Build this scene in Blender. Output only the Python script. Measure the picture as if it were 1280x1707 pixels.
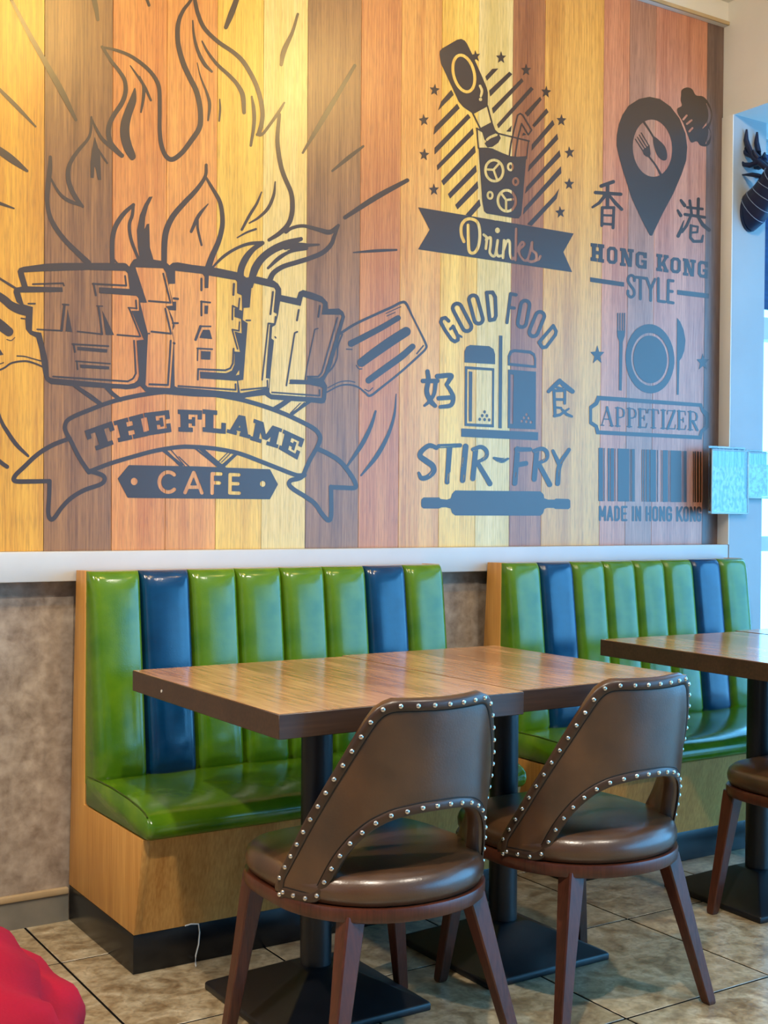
import bpy, bmesh, math, random
import numpy as np
from mathutils import Matrix, Vector

for o in list(bpy.data.objects):
    bpy.data.objects.remove(o)
scene = bpy.context.scene
COL = scene.collection
random.seed(7)

# ------------------------------------------------------------------ camera
CAM_H = 1.14
YAW, PITCH, ROLL, FPX, CY = 5.71580545e-01, -1.57501746e-02, 7.15641336e-03, 2047.348, 889.2316
def _axes():
    sy, cy_, sp, cp = math.sin(YAW), math.cos(YAW), math.sin(PITCH), math.cos(PITCH)
    f = np.array([sy * cp, cy_ * cp, sp]); r = np.array([cy_, -sy, 0.0]); u = np.cross(r, f)
    c, s = math.cos(ROLL), math.sin(ROLL)
    return f, c * r + s * u, -s * r + c * u
FW, RT, UP = _axes()
cam_data = bpy.data.cameras.new('camera')
cam = bpy.data.objects.new('camera', cam_data); COL.objects.link(cam)
cam.matrix_world = Matrix(((RT[0], UP[0], -FW[0], 0), (RT[1], UP[1], -FW[1], 0), (RT[2], UP[2], -FW[2], CAM_H), (0, 0, 0, 1)))
cam_data.sensor_fit = 'HORIZONTAL'; cam_data.sensor_width = 36.0
cam_data.lens = FPX / 1280 * 36.0
cam_data.shift_y = (CY - 853.5) / 1280
cam_data.clip_start = 0.02
scene.camera = cam

# ------------------------------------------------------------------ world, daylight, exposure
scene.view_settings.view_transform = 'Standard'
scene.view_settings.look = 'None'
scene.view_settings.gamma = 1.0
scene.view_settings.use_curve_mapping = False
scene.view_settings.exposure = 0.0
world = bpy.data.worlds.new('world'); scene.world = world
world.use_nodes = True
bgn = world.node_tree.nodes['Background']
bgn.inputs[0].default_value = (0.14, 0.53, 1.0, 1)
bgn.inputs[1].default_value = 7.5
def portal(loc, rot, sx, sy):
    l = bpy.data.lights.new('window_portal', 'AREA'); l.shape = 'RECTANGLE'; l.size = sx; l.size_y = sy
    l.cycles.is_portal = True
    o = bpy.data.objects.new('window_portal', l); COL.objects.link(o)
    o.location = loc; o.rotation_euler = rot
WIN_X, WY0, WY1, WZ0, WZ1 = 5.2, -3.9, 2.7, 0.06, 2.62
portal((4.75, -3.94, (WZ0 + WZ1) / 2), (math.radians(90), 0, 0), .7, WZ1 - WZ0)
portal((WIN_X - .06, (WY0 + WY1) / 2, (WZ0 + WZ1) / 2), (0, math.radians(90), 0), WZ1 - WZ0, WY1 - WY0)

# ------------------------------------------------------------------ pixel helpers (a pixel gives only a direction)
def ray(x, y):
    return FW + RT * (x - 640) / FPX - UP * (y - CY) / FPX
def ony(x, y, Y):
    v = ray(x, y); t = Y / v[1]; return (v[0] * t, Y, CAM_H + v[2] * t)
def onx(x, y, X):
    v = ray(x, y); t = X / v[0]; return (X, v[1] * t, CAM_H + v[2] * t)
D = 3.352          # the mural wall
RAIL_TOP = 1.031
MURAL_TOP = 3.05
CEIL = 3.14
XR = 3.719         # right end of the mural, left face of the column

# ------------------------------------------------------------------ object helpers
def link(o, parent=None):
    COL.objects.link(o)
    if parent is not None: o.parent = parent
    return o
def tag(o, label=None, cat=None, group=None, kind=None):
    if label: o['label'] = label
    if cat: o['category'] = cat
    if group: o['group'] = group
    if kind: o['kind'] = kind
    return o
def thing(name, label, cat, loc=(0, 0, 0), rz=0.0, group=None):
    o = bpy.data.objects.new(name, None); o.location = loc; o.rotation_euler = (0, 0, rz)
    o.empty_display_size = .05
    link(o); return tag(o, label, cat, group)
def mesh(name, verts, faces, mat, parent=None, smooth=False, sharp=None):
    me = bpy.data.meshes.new(name); me.from_pydata([tuple(map(float, v)) for v in verts], [], faces); me.update()
    if mat: me.materials.append(mat)
    if smooth:
        me.polygons.foreach_set('use_smooth', [True] * len(me.polygons))
        if sharp: me.set_sharp_from_angle(angle=math.radians(sharp))
    return link(bpy.data.objects.new(name, me), parent)
def from_bm(name, bm, mat, parent=None, smooth=False, sharp=None):
    bmesh.ops.recalc_face_normals(bm, faces=bm.faces)
    me = bpy.data.meshes.new(name); bm.to_mesh(me); bm.free()
    if mat: me.materials.append(mat)
    if smooth:
        me.polygons.foreach_set('use_smooth', [True] * len(me.polygons))
        if sharp: me.set_sharp_from_angle(angle=math.radians(sharp))
    return link(bpy.data.objects.new(name, me), parent)
def box(name, lo, hi, mat, parent=None, bevel=0.0, seg=2):
    bm = bmesh.new()
    bmesh.ops.create_cube(bm, size=1.0)
    for v in bm.verts:
        v.co = Vector([(lo[i] + hi[i]) / 2 + v.co[i] * (hi[i] - lo[i]) for i in range(3)])
    if bevel > 0:
        bmesh.ops.bevel(bm, geom=list(bm.edges), offset=bevel, segments=seg, profile=.5, affect='EDGES')
    return from_bm(name, bm, mat, parent, bevel > 0, 40)
def prism_x(name, prof, x0, x1, mat, parent=None, bevel=0.0):
    n = len(prof); bm = bmesh.new()
    a = [bm.verts.new((x0, p[0], p[1])) for p in prof]; b = [bm.verts.new((x1, p[0], p[1])) for p in prof]
    bm.faces.new(a); bm.faces.new(b[::-1])
    for i in range(n): bm.faces.new((a[i], b[i], b[(i + 1) % n], a[(i + 1) % n]))
    bmesh.ops.recalc_face_normals(bm, faces=bm.faces)
    if bevel > 0: bmesh.ops.bevel(bm, geom=list(bm.edges), offset=bevel, segments=2, profile=.5, affect='EDGES')
    return from_bm(name, bm, mat, parent, bevel > 0, 40)
def sweep(name, pts, radii, mat, parent=None, seg=10, closed=False, up=None, flat=1.0, cap=True):
    """tube along points; flat squashes it along the 'up' normals"""
    P = [Vector(p) for p in pts]; n = len(P); V = []; Fc = []
    for i in range(n):
        a = P[(i - 1) % n] if (closed or i > 0) else P[i]; b = P[(i + 1) % n] if (closed or i < n - 1) else P[i]
        t = (b - a).normalized()
        nn = Vector(up[i]) if up is not None else (Vector((0, 0, 1)) if abs(t.z) < .9 else Vector((1, 0, 0)))
        s = t.cross(nn).normalized(); nn = s.cross(t).normalized()
        r = radii[i] if hasattr(radii, '__len__') else radii
        for k in range(seg):
            an = 2 * math.pi * k / seg
            V.append(P[i] + s * (r * math.cos(an)) + nn * (r * flat * math.sin(an)))
    m = n if closed else n - 1
    for i in range(m):
        for k in range(seg):
            a = i * seg + k; b = i * seg + (k + 1) % seg
            c = ((i + 1) % n) * seg + (k + 1) % seg; d = ((i + 1) % n) * seg + k
            Fc.append((a, b, c, d))
    if not closed and cap:
        Fc.append(tuple(range(seg))[::-1]); Fc.append(tuple((n - 1) * seg + k for k in range(seg)))
    return mesh(name, V, Fc, mat, parent, True, 50)
def copy_tree(o, parent=None):
    c = o.copy(); COL.objects.link(c); c.parent = parent
    for ch in list(o.children): copy_tree(ch, c)
    return c

# ------------------------------------------------------------------ materials
def srgb(r, g, b):
    f = lambda c: (c / 255 / 12.92) if c / 255 <= .04045 else ((c / 255 + .055) / 1.055) ** 2.4
    return (f(r), f(g), f(b), 1)
def material(name, c1, c2=None, rough=.5, spec=.5, metal=0.0, nscale=(5, 5, 5), detail=5.0, lo=.3, hi=.7,
             bump=0.0, bscale=(80, 80, 80), coat=0.0, coat_rough=.1, trans=0.0, rough2=None, distort=0.0):
    m = bpy.data.materials.new(name); m.use_nodes = True
    nt = m.node_tree; b = nt.nodes['Principled BSDF']
    b.inputs['Base Color'].default_value = c1; b.inputs['Roughness'].default_value = rough
    b.inputs['Specular IOR Level'].default_value = spec; b.inputs['Metallic'].default_value = metal
    b.inputs['Coat Weight'].default_value = coat; b.inputs['Coat Roughness'].default_value = coat_rough
    b.inputs['Transmission Weight'].default_value = trans
    if c2 is not None or bump > 0:
        tc = nt.nodes.new('ShaderNodeTexCoord')
    if c2 is not None:
        mp = nt.nodes.new('ShaderNodeMapping'); mp.inputs['Scale'].default_value = nscale
        no = nt.nodes.new('ShaderNodeTexNoise'); no.inputs['Scale'].default_value = 1.0; no.inputs['Detail'].default_value = detail
        no.inputs['Distortion'].default_value = distort
        rp = nt.nodes.new('ShaderNodeValToRGB'); rp.color_ramp.elements[0].position = lo; rp.color_ramp.elements[1].position = hi
        rp.color_ramp.elements[0].color = c1; rp.color_ramp.elements[1].color = c2
        nt.links.new(tc.outputs['Object'], mp.inputs['Vector']); nt.links.new(mp.outputs[0], no.inputs['Vector'])
        nt.links.new(no.outputs['Fac'], rp.inputs['Fac']); nt.links.new(rp.outputs[0], b.inputs['Base Color'])
        if rough2 is not None:
            mr = nt.nodes.new('ShaderNodeMapRange'); mr.inputs[3].default_value = rough; mr.inputs[4].default_value = rough2
            nt.links.new(no.outputs['Fac'], mr.inputs[0]); nt.links.new(mr.outputs[0], b.inputs['Roughness'])
    if bump > 0:
        mp2 = nt.nodes.new('ShaderNodeMapping'); mp2.inputs['Scale'].default_value = bscale
        n2 = nt.nodes.new('ShaderNodeTexNoise'); n2.inputs['Scale'].default_value = 1.0; n2.inputs['Detail'].default_value = 3.0
        bp = nt.nodes.new('ShaderNodeBump'); bp.inputs['Strength'].default_value = bump; bp.inputs['Distance'].default_value = .004
        nt.links.new(tc.outputs['Object'], mp2.inputs['Vector']); nt.links.new(mp2.outputs[0], n2.inputs['Vector'])
        nt.links.new(n2.outputs['Fac'], bp.inputs['Height']); nt.links.new(bp.outputs[0], b.inputs['Normal'])
    return m
def wood(name, dark, light, fine=150, long=2.2, rough=.42, spec=.5, axis='z', lo=.28, hi=.72, bump=.05, fleck=0.0):
    """two-layer grain: broad streaks plus fine fibres, running along one axis"""
    m = bpy.data.materials.new(name); m.use_nodes = True
    nt = m.node_tree; b = nt.nodes['Principled BSDF']
    b.inputs['Roughness'].default_value = rough; b.inputs['Specular IOR Level'].default_value = spec
    tc = nt.nodes.new('ShaderNodeTexCoord')
    def layer(s_across, s_along, detail, dist):
        mp = nt.nodes.new('ShaderNodeMapping')
        sc = [s_across] * 3; sc['xyz'.index(axis)] = s_along; mp.inputs['Scale'].default_value = sc
        no = nt.nodes.new('ShaderNodeTexNoise'); no.inputs['Scale'].default_value = 1.0
        no.inputs['Detail'].default_value = detail; no.inputs['Distortion'].default_value = dist
        nt.links.new(tc.outputs['Object'], mp.inputs['Vector']); nt.links.new(mp.outputs[0], no.inputs['Vector'])
        return no
    a = layer(fine * .12, long * .5, 4, .6); f = layer(fine * 1.6, long * 3.5, 3, 0.0)
    mx = nt.nodes.new('ShaderNodeMath'); mx.operation = 'MULTIPLY_ADD'; mx.inputs[1].default_value = .5
    nt.links.new(a.outputs['Fac'], mx.inputs[0])
    hf = nt.nodes.new('ShaderNodeMath'); hf.operation = 'MULTIPLY'; hf.inputs[1].default_value = .5
    nt.links.new(f.outputs['Fac'], hf.inputs[0]); nt.links.new(hf.outputs[0], mx.inputs[2])
    rp = nt.nodes.new('ShaderNodeValToRGB'); rp.color_ramp.elements[0].position = lo; rp.color_ramp.elements[1].position = hi
    rp.color_ramp.elements[0].color = dark; rp.color_ramp.elements[1].color = light
    nt.links.new(mx.outputs[0], rp.inputs['Fac']); nt.links.new(rp.outputs[0], b.inputs['Base Color'])
    if fleck > 0:
        k = layer(fine * 2.2, long * 14, 2, 0.0); kr = nt.nodes.new('ShaderNodeValToRGB')
        kr.color_ramp.elements[0].position = .33; kr.color_ramp.elements[0].color = (1 - fleck, 1 - fleck, 1 - fleck, 1)
        kr.color_ramp.elements[1].position = .52; kr.color_ramp.elements[1].color = (1, 1, 1, 1)
        mm = nt.nodes.new('ShaderNodeMix'); mm.data_type = 'RGBA'; mm.blend_type = 'MULTIPLY'; mm.inputs[0].default_value = 1.0
        nt.links.new(k.outputs['Fac'], kr.inputs['Fac']); nt.links.new(rp.outputs[0], mm.inputs[6]); nt.links.new(kr.outputs[0], mm.inputs[7]); nt.links.new(mm.outputs[2], b.inputs['Base Color'])
    if bump > 0:
        bp = nt.nodes.new('ShaderNodeBump'); bp.inputs['Strength'].default_value = bump; bp.inputs['Distance'].default_value = .002
        nt.links.new(f.outputs['Fac'], bp.inputs['Height']); nt.links.new(bp.outputs[0], b.inputs['Normal'])
    return m
def emitter(name, col, strength):
    m = bpy.data.materials.new(name); m.use_nodes = True
    b = m.node_tree.nodes['Principled BSDF']
    b.inputs['Base Color'].default_value = (0, 0, 0, 1)
    b.inputs['Emission Color'].default_value = col; b.inputs['Emission Strength'].default_value = strength
    return m

def thin_glass(name, tint, gloss):
    m = bpy.data.materials.new(name); m.use_nodes = True
    nt = m.node_tree; out = nt.nodes['Material Output']; nt.nodes.remove(nt.nodes['Principled BSDF'])
    tr = nt.nodes.new('ShaderNodeBsdfTransparent'); tr.inputs[0].default_value = tint
    gl = nt.nodes.new('ShaderNodeBsdfGlossy'); gl.inputs['Roughness'].default_value = .03
    mx = nt.nodes.new('ShaderNodeMixShader')
    mx.inputs[0].default_value = gloss; nt.links.new(tr.outputs[0], mx.inputs[1]); nt.links.new(gl.outputs[0], mx.inputs[2]); nt.links.new(mx.outputs[0], out.inputs[0])
    return m
M = {}
M['ink'] = material('mural_ink', (.052, .027, .013, 1), rough=.33, spec=.8)
M['white_paint'] = material('white_paint', srgb(188, 188, 188), srgb(200, 200, 199), rough=.5, nscale=(3, 3, 3))
M['beam_paint'] = material('beam_paint', srgb(226, 224, 218), srgb(232, 230, 225), rough=.6, nscale=(4, 4, 4), bump=.1, bscale=(120, 120, 120))
M['column_paint'] = material('pale_grey_paint', srgb(160, 164, 168), srgb(172, 176, 179), rough=.5, nscale=(3, 3, 3))
M['wallpaper'] = material('plaster_wallpaper', srgb(120, 104, 90), srgb(178, 163, 147), rough=.55, nscale=(30, 30, 30), detail=10, lo=.26, hi=.76, distort=.2, bump=.25, bscale=(60, 60, 60))
M['base_cap'] = material('baseboard_cap', srgb(176, 152, 116), srgb(196, 172, 134), rough=.45, nscale=(10, 10, 10))
M['base_grey'] = material('baseboard_grey', srgb(112, 108, 98), srgb(128, 122, 110), rough=.5, nscale=(14, 14, 14))
M['grout'] = material('grout', srgb(16, 14, 13), rough=.95, spec=.1)
M['oak'] = wood('oak_veneer', srgb(172, 112, 46), srgb(216, 160, 84), fine=120, long=1.6, rough=.45, lo=.3, hi=.68)
M['plinth'] = material('black_plinth', srgb(17, 17, 18), rough=.25, spec=.5)
M['green'] = material('green_leather', srgb(62, 104, 14), srgb(96, 130, 20), rough=.17, spec=.6, nscale=(11, 11, 11), detail=8, bump=.06, bscale=(260, 260, 260))
M['blue'] = material('blue_leather', srgb(2, 44, 78), srgb(8, 62, 100), rough=.17, spec=.6, nscale=(11, 11, 11), detail=8, bump=.06, bscale=(260, 260, 260))
M['green_seam'] = material('green_piping', srgb(56, 74, 8), rough=.4)
M['walnut'] = wood('walnut_laminate', srgb(146, 96, 60), srgb(220, 164, 112), fine=55, long=1.7, rough=.17, spec=.6, axis='y', lo=.34, hi=.64, bump=.01)
M['walnut_edge'] = wood('walnut_edge', srgb(44, 29, 20), srgb(80, 56, 39), fine=80, long=2, rough=.35, axis='x')
M['iron'] = material('black_iron', srgb(15, 16, 19), srgb(22, 23, 27), rough=.38, spec=.5, nscale=(20, 20, 20))
M['brown'] = material('brown_leather', srgb(60, 40, 26), srgb(92, 62, 38), rough=.28, spec=.8, nscale=(9, 9, 9), detail=8, bump=.08, bscale=(240, 240, 240))
M['brown_dark'] = material('brown_leather_welt', srgb(54, 37, 26), srgb(70, 49, 34), rough=.33, spec=.5, nscale=(15, 15, 15))
M['thread'] = material('dark_thread', srgb(20, 14, 10), rough=.7)
M['mahogany'] = wood('mahogany', srgb(52, 24, 14), srgb(98, 50, 32), fine=130, long=3, rough=.32, spec=.5, axis='z')
M['stud'] = material('nickel_stud', (.75, .72, .66, 1), rough=.18, metal=1.0)
M['deer'] = material('dark_blue_resin', srgb(10, 26, 62), rough=.4)
M['deer_line'] = material('pale_line', srgb(120, 140, 170), rough=.5)
M['acrylic'] = thin_glass('clear_acrylic', (.94, .97, .99, 1), .12)
M['edge_glint'] = material('acrylic_edge_highlight', srgb(160, 186, 192), rough=.15, spec=.8)  # bright edge highlights of the clear acrylic put into an opaque pale colour
M['streak_card'] = material('reflection_streak_card', srgb(40, 80, 104), srgb(128, 156, 164), rough=.4, nscale=(160, 160, 9), detail=2, lo=.38, hi=.6)  # paper edges, with the dark reflection streaks of the acrylic painted in
M['paper1'] = material('printed_leaflet', srgb(70, 84, 98), srgb(150, 156, 164), rough=.4, nscale=(70, 70, 45), detail=3, lo=.42, hi=.56)
M['paper2'] = material('coloured_leaflet', srgb(96, 66, 118), srgb(140, 156, 166), rough=.4, nscale=(60, 60, 60), detail=3, lo=.42, hi=.56)
M['red'] = material('red_cloth', srgb(128, 2, 24), srgb(150, 4, 32), rough=.7, spec=.12, nscale=(14, 14, 14), bump=.15, bscale=(400, 400, 400))
M['cord'] = material('white_string', srgb(220, 216, 206), rough=.6)
M['frame'] = material('window_frame', srgb(190, 196, 200), rough=.4)
M['glass'] = thin_glass('window_glass', (.98, .99, 1, 1), .05)
M['blind'] = material('dark_blue_blind', srgb(10, 46, 92), srgb(20, 66, 120), rough=.6, nscale=(2, 2, 60))
M['lamp_housing'] = material('white_lamp_housing', srgb(225, 222, 216), rough=.4)
# ------------------------------------------------------------------ structure
def struct(o): return tag(o, kind='structure')
# walls
wb = struct(box('wall_back', (-3.0, D, 0), (XR + .19, D + .15, RAIL_TOP - .03), M['wallpaper']))
box('upper_wall', (-3.0, D + .012, RAIL_TOP - .03), (XR + .19, D + .15, CEIL), M['white_paint'], wb)
box('window_apron', (XR + .19, D, 0), (5.35, D + .15, .5), M['white_paint'], wb)
box('window_header', (XR + .19, D, 2.66), (5.35, D + .15, CEIL), M['white_paint'], wb)
struct(box('wall_left', (-3.15, -4.0, 0), (-3.0, D + .15, CEIL), M['white_paint']))
wf = struct(box('wall_front', (-3.15, -4.15, 0), (4.4, -4.0, CEIL), M['white_paint']))
box('wall_header', (4.4, -4.15, WZ1), (5.35, -4.0, CEIL), M['white_paint'], wf)
box('wall_pier', (5.1, -4.15, 0), (5.35, -4.0, WZ1), M['white_paint'], wf)
wr = struct(box('wall_right', (WIN_X, -4.0, 0), (WIN_X + .15, D, WZ0), M['white_paint']))
box('wall_header', (WIN_X, -4.0, WZ1), (WIN_X + .15, D, CEIL), M['white_paint'], wr)
box('wall_pier', (WIN_X, -4.0, WZ0), (WIN_X + .15, WY0, WZ1), M['white_paint'], wr)
box('wall_pier', (WIN_X, WY1, WZ0), (WIN_X + .15, D, WZ1), M['white_paint'], wr)
struct(box('ceiling', (-3.15, -4.15, CEIL), (5.35, D + .15, CEIL + .1), M['beam_paint']))
struct(box('wall_column', (XR, 3.296, 0), (XR + .186, D, 2.698), M['column_paint']))
struct(box('wall_beam', (XR, -4.0, 2.698), (XR + .186, D, CEIL), M['beam_paint']))
# trim: chair rail with a small top bead, crown board over the mural, lower moulding
r = struct(box('trim_1', (-3.0, 3.299, .949), (XR, D, RAIL_TOP), M['white_paint'], None, .004))
cr = struct(box('trim_2', (-3.0, D - .022, MURAL_TOP), (XR, D + .012, CEIL), M['beam_paint'], None, .002))
box('bead', (-3.0, D - .03, MURAL_TOP), (XR, D - .022, MURAL_TOP + .014), M['base_cap'], cr, .002)
struct(box('trim_3', (XR - .006, 3.296, RAIL_TOP), (XR - .0005, D, 2.698), M['beam_paint'], None, .001))
bb = struct(box('baseboard_back', (-3.0, D - .012, 0), (1.11, D, .076), M['base_grey']))
box('moulding', (-3.0, D - .018, .076), (1.11, D, .094), M['base_cap'], bb, .004)
box('board', (2.30, D - .012, 0), (2.53, D, .076), M['base_grey'], bb)

# floor: slab of grout with every tile its own piece
fl = struct(box('floor', (-3.15, -4.15, -.1), (5.35, D + .15, -.0014), M['grout']))
def tile_mat():
    m = bpy.data.materials.new('slate_tile'); m.use_nodes = True
    nt = m.node_tree; b = nt.nodes['Principled BSDF']
    tc = nt.nodes.new('ShaderNodeTexCoord'); oi = nt.nodes.new('ShaderNodeObjectInfo')
    ad = nt.nodes.new('ShaderNodeVectorMath'); ad.operation = 'MULTIPLY_ADD'
    ad.inputs[1].default_value = (7, 7, 7)
    nt.links.new(oi.outputs['Location'], ad.inputs[0]); nt.links.new(tc.outputs['Object'], ad.inputs[2])
    def noise(s, d, dist):
        n = nt.nodes.new('ShaderNodeTexNoise'); n.inputs['Scale'].default_value = s; n.inputs['Detail'].default_value = d
        n.inputs['Distortion'].default_value = dist; nt.links.new(ad.outputs[0], n.inputs['Vector']); return n
    n1 = noise(11, 10, 1.4); n2 = noise(58, 7, .6)
    r1 = nt.nodes.new('ShaderNodeValToRGB')
    e = r1.color_ramp.elements; e[0].position = .3; e[0].color = srgb(132, 108, 76); e[1].position = .72; e[1].color = srgb(206, 190, 158)
    k = r1.color_ramp.elements.new(.5); k.color = srgb(172, 152, 118)
    nt.links.new(n1.outputs['Fac'], r1.inputs['Fac'])
    r2 = nt.nodes.new('ShaderNodeValToRGB')
    r2.color_ramp.elements[0].position = .34; r2.color_ramp.elements[0].color = (.5, .46, .42, 1); r2.color_ramp.elements[1].position = .58; r2.color_ramp.elements[1].color = (1, 1, 1, 1)
    nt.links.new(n2.outputs['Fac'], r2.inputs['Fac'])
    mx = nt.nodes.new('ShaderNodeMix'); mx.data_type = 'RGBA'; mx.blend_type = 'MULTIPLY'; mx.inputs[0].default_value = .65
    nt.links.new(r1.outputs[0], mx.inputs[6]); nt.links.new(r2.outputs[0], mx.inputs[7]); nt.links.new(mx.outputs[2], b.inputs['Base Color'])
    b.inputs['Roughness'].default_value = .3; b.inputs['Specular IOR Level'].default_value = .8
    bp = nt.nodes.new('ShaderNodeBump'); bp.inputs['Strength'].default_value = .18; bp.inputs['Distance'].default_value = .004
    nt.links.new(n2.outputs['Fac'], bp.inputs['Height']); nt.links.new(bp.outputs[0], b.inputs['Normal'])
    return m
M['tile'] = tile_mat()
TX, TY = .4885, .5035
t0 = box('tile', (.0032, .0032, -.009), (TX - .0032, TY - .0032, 0), M['tile'], fl, .001, 1)
first = True
for i in range(-4, 9):
    for j in range(-10, 0):
        o = t0 if first else t0.copy()
        if not first: COL.objects.link(o)
        first = False
        o.parent = fl; o.location = (.99 + i * TX, 3.034 + j * TY, 0)
# half tiles against the wall
t1 = box('tile', (.0032, .0032, -.009), (TX - .0032, D - 3.034 - .001, 0), M['tile'], fl, .0012, 1)
for n, i in enumerate(range(-4, 9)):
    o = t1 if n == 0 else t1.copy()
    if n: COL.objects.link(o)
    o.parent = fl; o.location = (.99 + i * TX, 3.034, 0)

# windows
def window(name, horizontal, a0, a1, z0, z1, pos, mull):
    """frame, mullions and panes; horizontal: runs along X at Y=pos, else along Y at X=pos"""
    def b(nm, p0, p1, q0, q1, d0, d1, mat, par=None, bev=.003):
        lo, hi = ((p0, d0, q0), (p1, d1, q1)) if horizontal else ((d0, p0, q0), (d1, p1, q1))
        return box(nm, lo, hi, mat, par, bev)
    root = struct(b(name, a0, a1, z0, z0 + .05, pos, pos + .06, M['frame']))
    b('frame_head', a0, a1, z1 - .05, z1, pos, pos + .06, M['frame'], root)
    for m_ in [a0] + mull + [a1 - .05]: b('mullion', m_, m_ + .05, z0 + .05, z1 - .05, pos, pos + .06, M['frame'], root)
    edges = [a0] + mull + [a1 - .05]
    for e0, e1 in zip(edges[:-1], edges[1:]):
        b('pane', e0 + .05, e1, z0 + .05, z1 - .05, pos + .026, pos + .032, M['glass'], root, 0)
    return root
w1 = window('window_1', True, XR + .19, 5.2, .5, 2.66, D + .02, [4.55])
box('blind', (XR + .245, D + .0, 1.98), (4.54, D + .018, 2.6), M['blind'], w1)
box('transom', (XR + .24, D + .02, 1.86), (4.55, D + .07, 1.95), M['frame'], w1)
box('transom', (XR + .24, D + .02, 1.0), (4.55, D + .07, 1.06), M['frame'], w1)
window('window_2', False, WY0, WY1, WZ0, WZ1, WIN_X + .03, [-2.2, -.6, 1.05])
window('window_3', True, 4.4, 5.1, WZ0, WZ1, -4.1, [])

# ------------------------------------------------------------------ ceiling lamps (warm), over the mural and over the room, plus an added beam fill
def lamp(x, y, watts, label, spot=None, col=(1, .66, .27), r=.05, aim=None, blend=.7):
    t = thing('ceiling_spotlight', label, 'ceiling light', (x, y, CEIL), 0, 'round spotlights on the ceiling')
    bm = bmesh.new()
    prof = [(.048, 0), (.075, 0), (.075, -.012), (.066, -.018), (.052, -.018), (.048, 0)]
    V, Fc, sg = [], [], 24
    for k in range(sg):
        a = 2 * math.pi * k / sg
        for p in prof: V.append((p[0] * math.cos(a), p[0] * math.sin(a), p[1]))
    n = len(prof)
    for k in range(sg):
        for i in range(n - 1): Fc.append((k * n + i, k * n + i + 1, ((k + 1) % sg) * n + i + 1, ((k + 1) % sg) * n + i))
    bm.free()
    mesh('bezel', V, Fc, M['lamp_housing'], t, True, 40)
    V = [(.048 * math.cos(2 * math.pi * k / 24), .048 * math.sin(2 * math.pi * k / 24), -.004) for k in range(24)]
    mesh('lamp_lens', V, [tuple(range(24))[::-1]], emitter('lamp_glow', (col[0], col[1], col[2], 1), 18), t)
    l = bpy.data.lights.new('lamp_light', 'SPOT'); l.energy = watts; l.color = col; l.shadow_soft_size = r
    l.spot_size = math.radians(spot or 150); l.spot_blend = blend
    o = link(bpy.data.objects.new('lamp_light', l), t); o.location = (0, 0, -.03)
    if aim:
        d = Vector(aim) - Vector((x, y, CEIL - .03)); o.rotation_euler = d.to_track_quat('-Z', 'Y').to_euler()
    return t
WARM = (1.0, .63, .17)
SOFT = (1.0, .89, .74)
lamp(.30, 1.7, 98, 'warm ceiling spotlight aimed at the flame drawing of the mural', 112, WARM, aim=(.5, D, 2.6), blend=1.0)
lamp(1.40, 1.7, 95, 'warm ceiling spotlight aimed at the mural between flame and bottle', 112, WARM, aim=(1.6, D, 2.6), blend=1.0)
lamp(2.70, 1.7, 88, 'warm ceiling spotlight aimed at the bottle emblem of the mural', 112, WARM, aim=(2.8, D, 2.6), blend=1.0)
lamp(.6, .9, 240, 'soft white ceiling spotlight over the open floor', 150, SOFT)
lamp(2.2, .6, 135, 'soft white ceiling spotlight behind the brown chairs', 150, SOFT)
lamp(-1.0, 1.9, 250, 'soft white ceiling spotlight over the left aisle', 150, SOFT)
lamp(2.4, 1.3, 60, 'unseen fill spotlight added to brighten the beam', 75, (1.0, .95, .86), aim=(XR, 2.7, 2.85), blend=.9)  # fill lamp added only to brighten the left face of the beam
# ------------------------------------------------------------------ the mural: printed plank wall with ink drawings
MUR0 = Vector((2.2, D, RAIL_TOP))
mural = thing('mural', 'tall plank mural with dark printed flame logo and food emblems', 'mural', MUR0)
PL = [(-900, (150, 96, 50), (206, 140, 76)), (-420, (196, 134, 40), (240, 190, 80)), (-140, (192, 130, 36), (226, 168, 62)),
      (73.5, (112, 72, 46), (166, 116, 78)), (187, (186, 110, 58), (222, 152, 92)), (277, (188, 116, 60), (228, 160, 96)),
      (361, (206, 154, 58), (236, 194, 100)), (437.5, (212, 180, 96), (234, 206, 132)), (511, (112, 74, 50), (164, 116, 84)),
      (600, (172, 100, 58), (208, 140, 92)), (667, (196, 128, 68), (232, 176, 112)), (734, (212, 158, 66), (246, 204, 118)),
      (795, (208, 178, 98), (232, 206, 138)), (852, (132, 76, 48), (178, 116, 80)), (905.5, (192, 132, 66), (232, 176, 106)),
      (1003, (172, 108, 78), (212, 152, 118)), (1046, (142, 102, 86), (184, 140, 120)), (1090, (168, 110, 90), (206, 150, 128)),
      (1175, (84, 68, 68), (118, 100, 98))]
xs = [ony(p[0], 450, D)[0] for p in PL] + [XR]
xs[0] = -3.0
for i, (px, c1, c2) in enumerate(PL):
    if i >= 15: c1, c2 = (c1[0], c1[1] * .95, c1[2] * .88), (c2[0], c2[1] * .95, c2[2] * .88)
    elif i not in (7, 12): c1, c2 = (c1[0], c1[1], c1[2] * .78), (c2[0], c2[1], c2[2] * .8)
    pm = wood('plank_print', srgb(*c1), srgb(*c2), fine=120, long=1.3, rough=.36, spec=.8, lo=.38, hi=.62, bump=.04, fleck=.22)
    o = box('plank', (xs[i] + .0004 - MUR0.x, 0, 0), (xs[i + 1] - .0004 - MUR0.x, .0115, MURAL_TOP - RAIL_TOP + .003), pm, mural, .0006, 1)

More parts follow.
